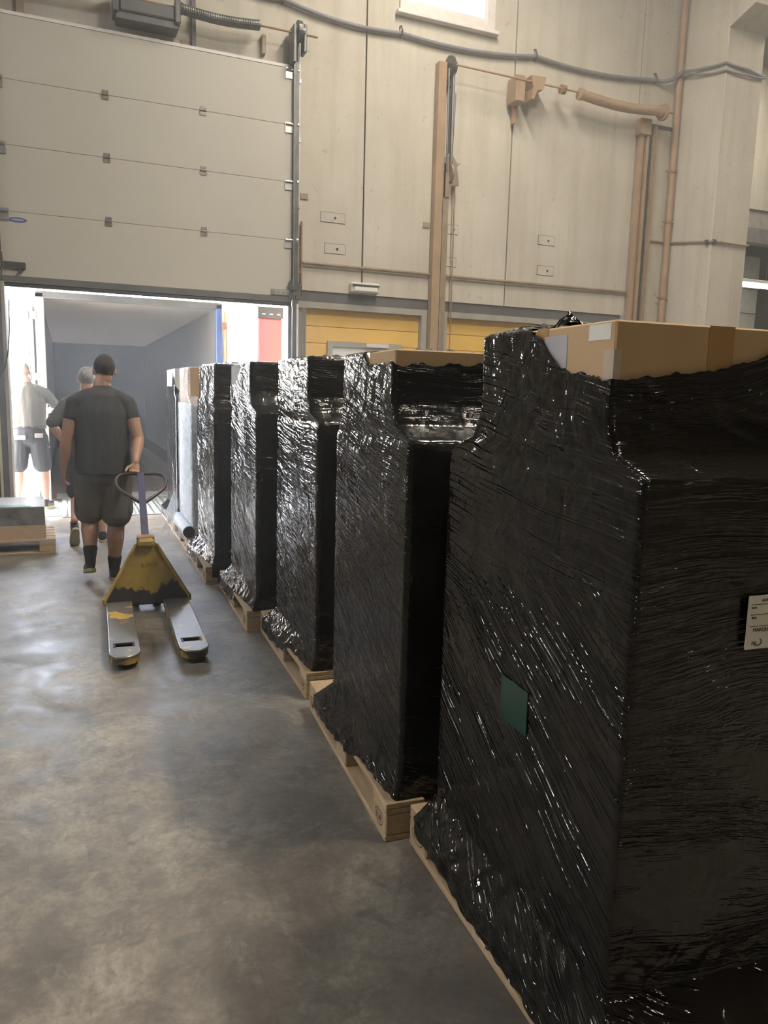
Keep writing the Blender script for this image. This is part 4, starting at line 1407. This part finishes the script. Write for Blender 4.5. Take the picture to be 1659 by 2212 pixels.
def chain(bm, pts, rad, side=(1, 0, 0), seg=14, flat=False):
    """closed lofted tube: rad per point is r or (a along side, b across)"""
    pts = [Vector(p) for p in pts]
    rad = [(r, r) if not isinstance(r, (tuple, list)) else r for r in rad]
    # rounded ends
    d0 = (pts[0] - pts[1]).normalized(); d1 = (pts[-1] - pts[-2]).normalized()
    r0, r1 = rad[0], rad[-1]
    m0, m1 = min(r0), min(r1)
    e0 = (0.02, 0.01) if flat else (0.75, 0.4)
    pts = [pts[0] + d0 * m0 * e0[0]] + [pts[0] + d0 * m0 * e0[1]] + pts + [pts[-1] + d1 * m1 * 0.4] + [pts[-1] + d1 * m1 * 0.75]
    sc = lambda r, k: (r[0] * k, r[1] * k)
    rad = [sc(r0, 0.98 if flat else 0.5), sc(r0, 0.99 if flat else 0.85)] + rad + [sc(r1, 0.85), sc(r1, 0.5)]
    side = Vector(side).normalized()
    rings = []
    n = len(pts)
    for i, p in enumerate(pts):
        d = (pts[min(i + 1, n - 1)] - pts[max(i - 1, 0)]).normalized()
        s = side - d * side.dot(d)
        if s.length < 0.05: s = d.orthogonal()
        s.normalize()
        t = d.cross(s)
        rings.append([bm.verts.new(p + s * rad[i][0] * math.cos(a) + t * rad[i][1] * math.sin(a)) for a in (2 * math.pi * k / seg for k in range(seg))])
    for a, b in zip(rings[:-1], rings[1:]):
        for k in range(seg):
            bm.faces.new((a[k], a[(k + 1) % seg], b[(k + 1) % seg], b[k]))
    bm.faces.new(rings[0][::-1]); bm.faces.new(rings[-1])


def ball(bm, c, r, rot=None):
    M = Matrix.Translation(c) @ (rot or Matrix.Identity(4)) @ Matrix.Diagonal((r[0], r[1], r[2], 1))
    bmesh.ops.create_uvsphere(bm, u_segments=18, v_segments=12, radius=1, matrix=M)


def fuse(name, bm, mat, parent, voxel=0.008, smooth=3):
    bmesh.ops.recalc_face_normals(bm, faces=bm.faces)
    me = bpy.data.meshes.new(name + '_raw')
    bm.to_mesh(me); bm.free()
    o = bpy.data.objects.new(name, me)
    COL.objects.link(o)
    md = o.modifiers.new('remesh', 'REMESH')
    md.mode = 'VOXEL'; md.voxel_size = voxel
    sm = o.modifiers.new('smooth', 'SMOOTH'); sm.iterations = smooth; sm.factor = 0.5
    bpy.context.view_layer.update()
    new = bpy.data.meshes.new_from_object(o.evaluated_get(bpy.context.evaluated_depsgraph_get()))
    bpy.data.objects.remove(o)
    bpy.data.meshes.remove(me)
    new.name = name
    new.materials.clear()
    return link(name, new, mat, parent, smooth=True)


def hand(bm, wrist, direc, palm_n, thumb_side, curl=0.35, size=1.0):
    """five fingers; direc = along the hand, palm_n = palm facing, thumb_side = lateral towards the thumb"""
    w = Vector(wrist); d = Vector(direc).normalized()
    n = Vector(palm_n); n = (n - d * n.dot(d)).normalized()
    t = Vector(thumb_side); t = (t - d * t.dot(d) - n * t.dot(n)).normalized()
    k = size
    chain(bm, [w, w + d * 0.03 * k, w + d * 0.085 * k], [(0.026 * k, 0.019 * k), (0.037 * k, 0.017 * k), (0.041 * k, 0.014 * k)], side=t)
    for i, (off, ln) in enumerate(((0.030, 0.070), (0.010, 0.080), (-0.010, 0.074), (-0.030, 0.058))):
        p = w + d * 0.080 * k + t * off * k
        pts = [p - d * 0.02 * k, p]
        ang = 0.0
        for s, seg in enumerate((0.45, 0.32, 0.23)):
            ang += curl * (0.9 + 0.25 * s)
            v = d * math.cos(ang) + n * math.sin(ang)
            pts.append(pts[-1] + v * ln * seg * k)
        chain(bm, pts, [0.0095 * k, 0.0095 * k, 0.009 * k, 0.0085 * k, 0.0075 * k], side=t, seg=8)
    p = w + d * 0.025 * k + t * 0.026 * k
    v1 = (d * 0.6 + t * 0.7 + n * 0.35).normalized()
    v2 = (d * 0.85 + t * 0.15 + n * 0.5).normalized()
    chain(bm, [p, p + v1 * 0.038 * k, p + v1 * 0.038 * k + v2 * 0.032 * k, p + v1 * 0.038 * k + v2 * 0.055 * k], [0.013 * k, 0.0115 * k, 0.0105 * k, 0.009 * k], side=n, seg=8)


def head(bm, c, yaw=0.0, tilt=0.0):
    Mr = Matrix.Rotation(yaw, 4, 'Z') @ Matrix.Rotation(tilt, 4, 'X')
    c = Vector(c)
    P = lambda x, y, z: c + (Mr @ Vector((x, y, z)))
    ball(bm, P(0, -0.01, 0.03), (0.077, 0.098, 0.095), Mr)
    ball(bm, P(0, 0.030, -0.035), (0.062, 0.066, 0.085), Mr)
    ball(bm, P(0, 0.055, -0.085), (0.036, 0.035, 0.030), Mr)
    chain(bm, [P(0, 0.088, 0.012), P(0, 0.104, -0.012), P(0, 0.108, -0.028)], [0.010, 0.013, 0.015], seg=8)
    ball(bm, P(0, 0.092, -0.060), (0.024, 0.010, 0.010), Mr)
    for s in (-1, 1):
        ball(bm, P(s * 0.080, -0.002, -0.005), (0.011, 0.020, 0.033), Mr)
        ball(bm, P(s * 0.032, 0.080, 0.028), (0.024, 0.012, 0.008), Mr)
    return P, Mr


def hair_cap(name, c, Mr, mat, parent, low=-0.05, k=1.06):
    bm = bmesh.new()
    bmesh.ops.create_uvsphere(bm, u_segments=26, v_segments=18, radius=1)
    kill = []
    for f in bm.faces:
        m = f.calc_center_median()
        lim = low if m.y < 0 else low + 0.9 * m.y + 0.05
        if m.z < lim - 0.35 * (m.y < -0.2) or (m.y > 0.75 and m.z < 0.75): kill.append(f)
    bmesh.ops.delete(bm, geom=kill, context='FACES')
    for v in bm.verts:
        k_ = k - 0.16 * max(0.0, -v.co.z - 0.05)
        q = Vector((v.co.x * 0.077 * k_, v.co.y * 0.098 * k_ - 0.01, v.co.z * 0.095 * k + 0.03))
        q *= 1 + 0.012 * noise.noise(v.co * 9)
        v.co = Vector(c) + (Mr @ q)
    r = bmesh.ops.solidify(bm, geom=bm.faces[:], thickness=0.003)
    return build(name, bm, mat, parent, smooth=True)


def shoe(parent, heel, toe_dir, mat, sole_mat, pitch=0.0, name='shoe'):
    h = Vector(heel); d = Vector(toe_dir).normalized()
    d = Vector((d.x, d.y, math.tan(pitch))).normalized()
    sd = Vector((d.y, -d.x, 0)).normalized()
    up = sd.cross(d).normalized()
    bm = bmesh.new()
    pts = [h + d * 0.035 + up * 0.05, h + d * 0.09 + up * 0.052, h + d * 0.17 + up * 0.046, h + d * 0.23 + up * 0.040, h + d * 0.262 + up * 0.034]
    chain(bm, pts, [(0.036, 0.040), (0.040, 0.046), (0.046, 0.038), (0.045, 0.030), (0.030, 0.022)], side=sd)
    chain(bm, [h + d * 0.055 + up * 0.05, h + d * 0.06 + up * 0.105], [(0.040, 0.050), (0.040, 0.046)], side=sd)
    o = fuse(name, bm, mat, parent, 0.007, 2)
    bm = bmesh.new()
    lo, hi = [], []
    outl = [(0.0, 0.0), (0.006, 0.026), (0.05, 0.038), (0.12, 0.040), (0.19, 0.050), (0.25, 0.040), (0.285, 0.012)]
    ring = outl + [(a, -b) for a, b in outl[::-1]]
    for a, b in ring:
        lo.append(bm.verts.new(h + d * a + sd * b))
        hi.append(bm.verts.new(h + d * a + sd * b + up * 0.024))
    bm.faces.new(lo); bm.faces.new(hi[::-1])
    for i in range(len(ring)):
        j = (i + 1) % len(ring)
        bm.faces.new((lo[i], lo[j], hi[j], hi[i]))
    build('sole', bm, sole_mat, o)
    return o


M_SOLE = simple('pale_sole', (0.34, 0.30, 0.20), 0.6)
M_SHOE = simple('black_shoe', (0.022, 0.022, 0.025), 0.5)
M_SOCK = cloth_mat('black_sock', (0.022, 0.023, 0.028))


def person(label, loc, J, cl):
    """J: joint positions (local), x = his right, y = ahead, z = up"""
    root = thing('person', label, 'person', loc)
    sk, b = cl['skin'], cl.get('bulk', 1.0)
    V = {k: Vector(v) for k, v in J.items() if isinstance(v, tuple) and len(v) == 3}
    bm = bmesh.new()
    # trunk
    chain(bm, [V['pelvis'] - Vector((0, 0, 0.08)), V['pelvis'], V['waist'], V['chest'], V['chest'] + Vector((0, 0, 0.10)), V['neck'] - Vector((0, 0, 0.03))],
          [(0.15 * b, 0.11 * b), (0.165 * b, 0.12 * b), (0.155 * b, 0.115 * b), (0.175 * b, 0.12 * b), (0.165 * b, 0.10 * b), (0.08, 0.065)])
    chain(bm, [V['neck'] - Vector((0, 0, 0.04)), V['neck'] + Vector((0, 0.005, 0.03)), V['head'] - Vector((0, 0.02, 0.05))], [(0.075, 0.070), (0.066, 0.066), (0.060, 0.064)])
    P, Mr = head(bm, V['head'], J.get('yaw', 0.0), J.get('tilt', 0.0))
    for s in ('r', 'l'):
        sh, el, wr, hd = V['sh_' + s], V['el_' + s], V['wr_' + s], V['hd_' + s]
        chain(bm, [V['chest'] + Vector((0.08 if s == 'r' else -0.08, 0, 0.13)), sh], [0.06, 0.062], side=(0, 1, 0))
        chain(bm, [sh, sh.lerp(el, 0.4), el, el.lerp(wr, 0.3), el.lerp(wr, 0.7), wr],
              [0.058, 0.054 * b, 0.044, 0.046, 0.034, (0.029, 0.024)], side=(0, 1, 0))
        sg = 1 if s == 'r' else -1
        hd_dir = hd - wr
        hand(bm, wr, hd_dir, J.get('palm_' + s, (-sg, 0.3, 0)), J.get('thumb_' + s, (0, 1, 0.2)), J.get('curl_' + s, 0.35))
        hp, kn, an = V['hp_' + s], V['kn_' + s], V['an_' + s]
        chain(bm, [hp, hp.lerp(kn, 0.35), hp.lerp(kn, 0.8), kn, kn.lerp(an, 0.3), kn.lerp(an, 0.7), an],
              [0.092 * b, 0.086 * b, 0.066 * b, 0.060 * b, (0.063 * b, 0.066 * b), 0.046 * b, 0.038])
        fd = Vector(J['toe_' + s]).normalized()
        chain(bm, [an, an + fd * 0.10 - Vector((0, 0, 0.045)), an + fd * 0.16 - Vector((0, 0, 0.05))], [0.034, (0.036, 0.024), (0.036, 0.016)])
    fuse('body', bm, sk, root, 0.0065, 3)
    # eyes
    bm = bmesh.new()
    for s in (-1, 1):
        ball(bm, P(s * 0.032, 0.079, 0.010), (0.012, 0.012, 0.011), Mr)
    build('eyes', bm, M_WHITE, root, smooth=True)
    hair_cap('hair', V['head'], Mr, cl['hair'], root, cl.get('hairlow', -0.15), cl.get('hairk', 1.05))
    # shirt
    bm = bmesh.new()
    g = 0.016
    hem = V['pelvis'] + Vector((0, 0, cl.get('hem', 0.0)))
    chain(bm, [hem, hem.lerp(V['waist'], 0.5), V['waist'], V['chest'] - Vector((0, 0, 0.08)), V['chest'] + Vector((0, 0, 0.05)), V['neck'] - Vector((0, 0, 0.07)), V['neck'] - Vector((0, 0, 0.012))],
          [(0.178 * b + g, 0.135 * b + g), (0.178 * b + g, 0.13 * b + g), (0.172 * b + g, 0.128 * b + g), (0.182 * b + g, 0.128 * b + g), (0.185 * b + g, 0.120 * b + g), (0.15 * b, 0.105 * b), (0.072, 0.070)], flat=True)
    for s in ('r', 'l'):
        sh, el = V['sh_' + s], V['el_' + s]
        sg = 1 if s == 'r' else -1
        chain(bm, [V['neck'] + Vector((sg * 0.03, -0.005, -0.075)), V['neck'].lerp(sh, 0.55) + Vector((0, -0.005, -0.02)), sh + Vector((-sg * 0.01, 0, -0.005))], [(0.080, 0.070), (0.082, 0.068), 0.070], side=(0, 1, 0))
        ln = cl.get('sleeve', 0.72)
        chain(bm, [sh, sh.lerp(el, ln * 0.55), sh.lerp(el, ln)], [0.068, 0.060 * b, 0.060 * b], side=(0, 1, 0))
    for f in (): pass
    fuse('shirt', bm, cl['shirt'], root, 0.009, 4)
    # shorts
    bm = bmesh.new()
    chain(bm, [V['pelvis'] - Vector((0, 0, 0.07)), V['pelvis'], V['pelvis'] + Vector((0, 0, 0.08))],
          [(0.175 * b, 0.13 * b), (0.182 * b, 0.138 * b), (0.172 * b, 0.128 * b)])
    for s in ('r', 'l'):
        hp, kn = V['hp_' + s], V['kn_' + s]
        e = hp.lerp(kn, cl.get('short', 0.92))
        sg = 1 if s == 'r' else -1
        chain(bm, [hp, hp.lerp(e, 0.5), e + Vector((sg * 0.004, 0, 0))], [0.112 * b, 0.110 * b, 0.108 * b])
    sho = fuse('shorts', bm, cl['shorts'], root, 0.009, 3)
    for (bx, m) in cl.get('pockets', ()):
        bmp = bmesh.new()
        box(bmp, *bx, bev=0.006)
        build('pocket_flap', bmp, m, sho)
    if cl.get('belt'):
        bm = bmesh.new()
        ring = []
        z = V['pelvis'].z + 0.075
        for k in range(32):
            a = 2 * math.pi * k / 32
            ring.append((V['pelvis'].x + (0.178 * b) * math.cos(a), V['pelvis'].y + (0.134 * b) * math.sin(a), z))
        tube(bm, ring, 0.014, 6, closed=True)
        build('belt', bm, M_BLACK, root)
    for s in ('r', 'l'):
        an, kn = V['an_' + s], V['kn_' + s]
        if cl.get('sock', 0) > 0:
            bm = bmesh.new()
            chain(bm, [an - Vector((0, 0, 0.03)), an, an.lerp(kn, cl['sock'])], [0.041, 0.042, 0.052 * b])
            fuse('sock', bm, M_SOCK, root, 0.008, 2)
        fd = Vector(J['toe_' + s]); pit = J.get('pitch_' + s, 0.0)
        hl = an - fd.normalized() * 0.058 - Vector((0, 0, 0.085))
        shoe(root, hl, fd, cl['shoe'], cl.get('sole', M_SOLE), pit)
    return root


SKIN = skin_mat('tanned_skin', (0.46, 0.27, 0.19))
SKIN2 = skin_mat('fair_skin', (0.58, 0.34, 0.26))
HAIRD = simple('dark_short_hair', (0.035, 0.03, 0.028), 0.8, var=0.3, scale=60)
HAIRG = simple('grey_cropped_hair', (0.30, 0.28, 0.26), 0.75, var=0.3, scale=60)

A = dict(pelvis=(0, 0, 0.95), waist=(0, 0.0, 1.10), chest=(0, 0.01, 1.32), neck=(0.01, 0.01, 1.575), head=(0.03, 0.035, 1.688),
         sh_r=(0.190, 0.0, 1.445), el_r=(0.262, -0.09, 1.165), wr_r=(0.222, -0.265, 0.995), hd_r=(0.205, -0.315, 0.90),
         sh_l=(-0.190, 0.0, 1.445), el_l=(-0.262, -0.01, 1.155), wr_l=(-0.292, 0.03, 0.925), hd_l=(-0.296, 0.06, 0.83),
         hp_r=(0.095, 0, 0.90), kn_r=(0.085, 0.03, 0.49), an_r=(0.065, 0.115, 0.085), toe_r=(0.12, 1, 0),
         hp_l=(-0.095, 0, 0.90), kn_l=(-0.110, 0.10, 0.52), an_l=(-0.118, 0.0, 0.205), toe_l=(-0.05, 1, 0), pitch_l=-0.28,
         palm_r=(-0.2, -1.0, -0.2), thumb_r=(-1, 0, 0), curl_r=0.95, palm_l=(0.9, 0, 0), thumb_l=(0.3, 1, 0), curl_l=0.4, yaw=R(3), tilt=R(-4))
person('man in black t-shirt and grey cargo shorts pulling the pallet truck', (0.255, 6.40, 0), A,
       dict(skin=SKIN, hair=HAIRD, shirt=cloth_mat('black_tshirt', (0.06, 0.062, 0.066)), shorts=cloth_mat('grey_cargo_cloth', (0.14, 0.132, 0.115), 0.25),
            shoe=M_SHOE, sock=0.27, bulk=1.10, sleeve=0.40, short=0.86, hem=-0.06, hairlow=-0.62, hairk=1.05,
            pockets=[((0.175, 0.212, -0.06, 0.07, 0.57, 0.72), bpy.data.materials['grey_cargo_cloth']), ((-0.222, -0.18, 0.0, 0.12, 0.59, 0.74), bpy.data.materials['grey_cargo_cloth'])]))

B = dict(pelvis=(0, 0, 0.93), waist=(0, 0, 1.07), chest=(0, 0.01, 1.28), neck=(0, 0.01, 1.515), head=(0.0, 0.03, 1.632),
         sh_r=(0.195, 0, 1.395), el_r=(0.29, 0.0, 1.16), wr_r=(0.20, 0.16, 1.10), hd_r=(0.13, 0.22, 1.09),
         sh_l=(-0.195, 0, 1.395), el_l=(-0.335, -0.02, 1.20), wr_l=(-0.225, 0.03, 1.015), hd_l=(-0.18, 0.10, 0.99),
         hp_r=(0.095, 0, 0.88), kn_r=(0.095, 0.05, 0.47), an_r=(0.10, 0.06, 0.085), toe_r=(0.1, 1, 0),
         hp_l=(-0.095, 0, 0.88), kn_l=(-0.11, 0.08, 0.48), an_l=(-0.155, -0.20, 0.28), toe_l=(-0.1, 1, 0), pitch_l=-0.9,
         palm_l=(1, 0, 0), thumb_l=(0, 0.3, 1), curl_l=0.3)
person('man in dark t-shirt with hand on hip, half hidden ahead of another', (0.195, 8.15, 0), B,
       dict(skin=SKIN2, hair=HAIRG, shirt=cloth_mat('charcoal_tshirt', (0.12, 0.12, 0.115)), shorts=cloth_mat('black_shorts', (0.06, 0.06, 0.062)),
            shoe=M_SHOE, sock=0.0, bulk=1.05, sleeve=0.95, short=0.9, hem=-0.04, hairlow=-0.40))

C_ = dict(pelvis=(0, 0, 0.985), waist=(0, 0.01, 1.12), chest=(0.0, 0.03, 1.35), neck=(-0.02, 0.04, 1.61), head=(-0.045, 0.085, 1.728),
          sh_r=(0.20, 0.03, 1.485), el_r=(0.335, 0.12, 1.30), wr_r=(0.16, 0.30, 1.22), hd_r=(0.08, 0.34, 1.23),
          sh_l=(-0.20, 0.03, 1.485), el_l=(-0.30, 0.14, 1.28), wr_l=(-0.13, 0.30, 1.22), hd_l=(-0.05, 0.33, 1.23),
          hp_r=(0.10, 0, 0.93), kn_r=(0.145, 0.02, 0.51), an_r=(0.165, 0.0, 0.105), toe_r=(0.35, 1, 0),
          hp_l=(-0.10, 0, 0.93), kn_l=(-0.145, 0.02, 0.51), an_l=(-0.170, 0.0, 0.105), toe_l=(-0.3, 1, 0),
          palm_r=(0, 0, 1), thumb_r=(0, 1, 0), palm_l=(0, 0, 1), thumb_l=(0, 1, 0), yaw=R(14), tilt=R(-16))
GP = cloth_mat('pale_pocket_cloth', (0.42, 0.38, 0.37))
person('man in light grey t-shirt and dark work shorts standing at the dock', (-0.445, 10.62, 0), C_,
       dict(skin=SKIN2, hair=HAIRG, shirt=cloth_mat('light_grey_tshirt', (0.14, 0.136, 0.13)), shorts=cloth_mat('dark_work_shorts', (0.045, 0.048, 0.058)),
            shoe=M_SHOE, sole=simple('tan_sole', (0.5, 0.40, 0.20), 0.6), bulk=1.08, sleeve=0.80, short=0.86, hem=0.05, belt=True, hairlow=-0.35, hairk=1.02,
            pockets=[((-0.16, -0.03, -0.165, -0.13, 0.90, 0.955), GP), ((0.07, 0.165, -0.155, -0.12, 0.925, 0.98), GP),
                     ((0.185, 0.225, -0.08, 0.06, 0.66, 0.86), bpy.data.materials['dark_work_shorts']), ((0.19, 0.24, -0.06, 0.02, 0.79, 0.82), GP)]))
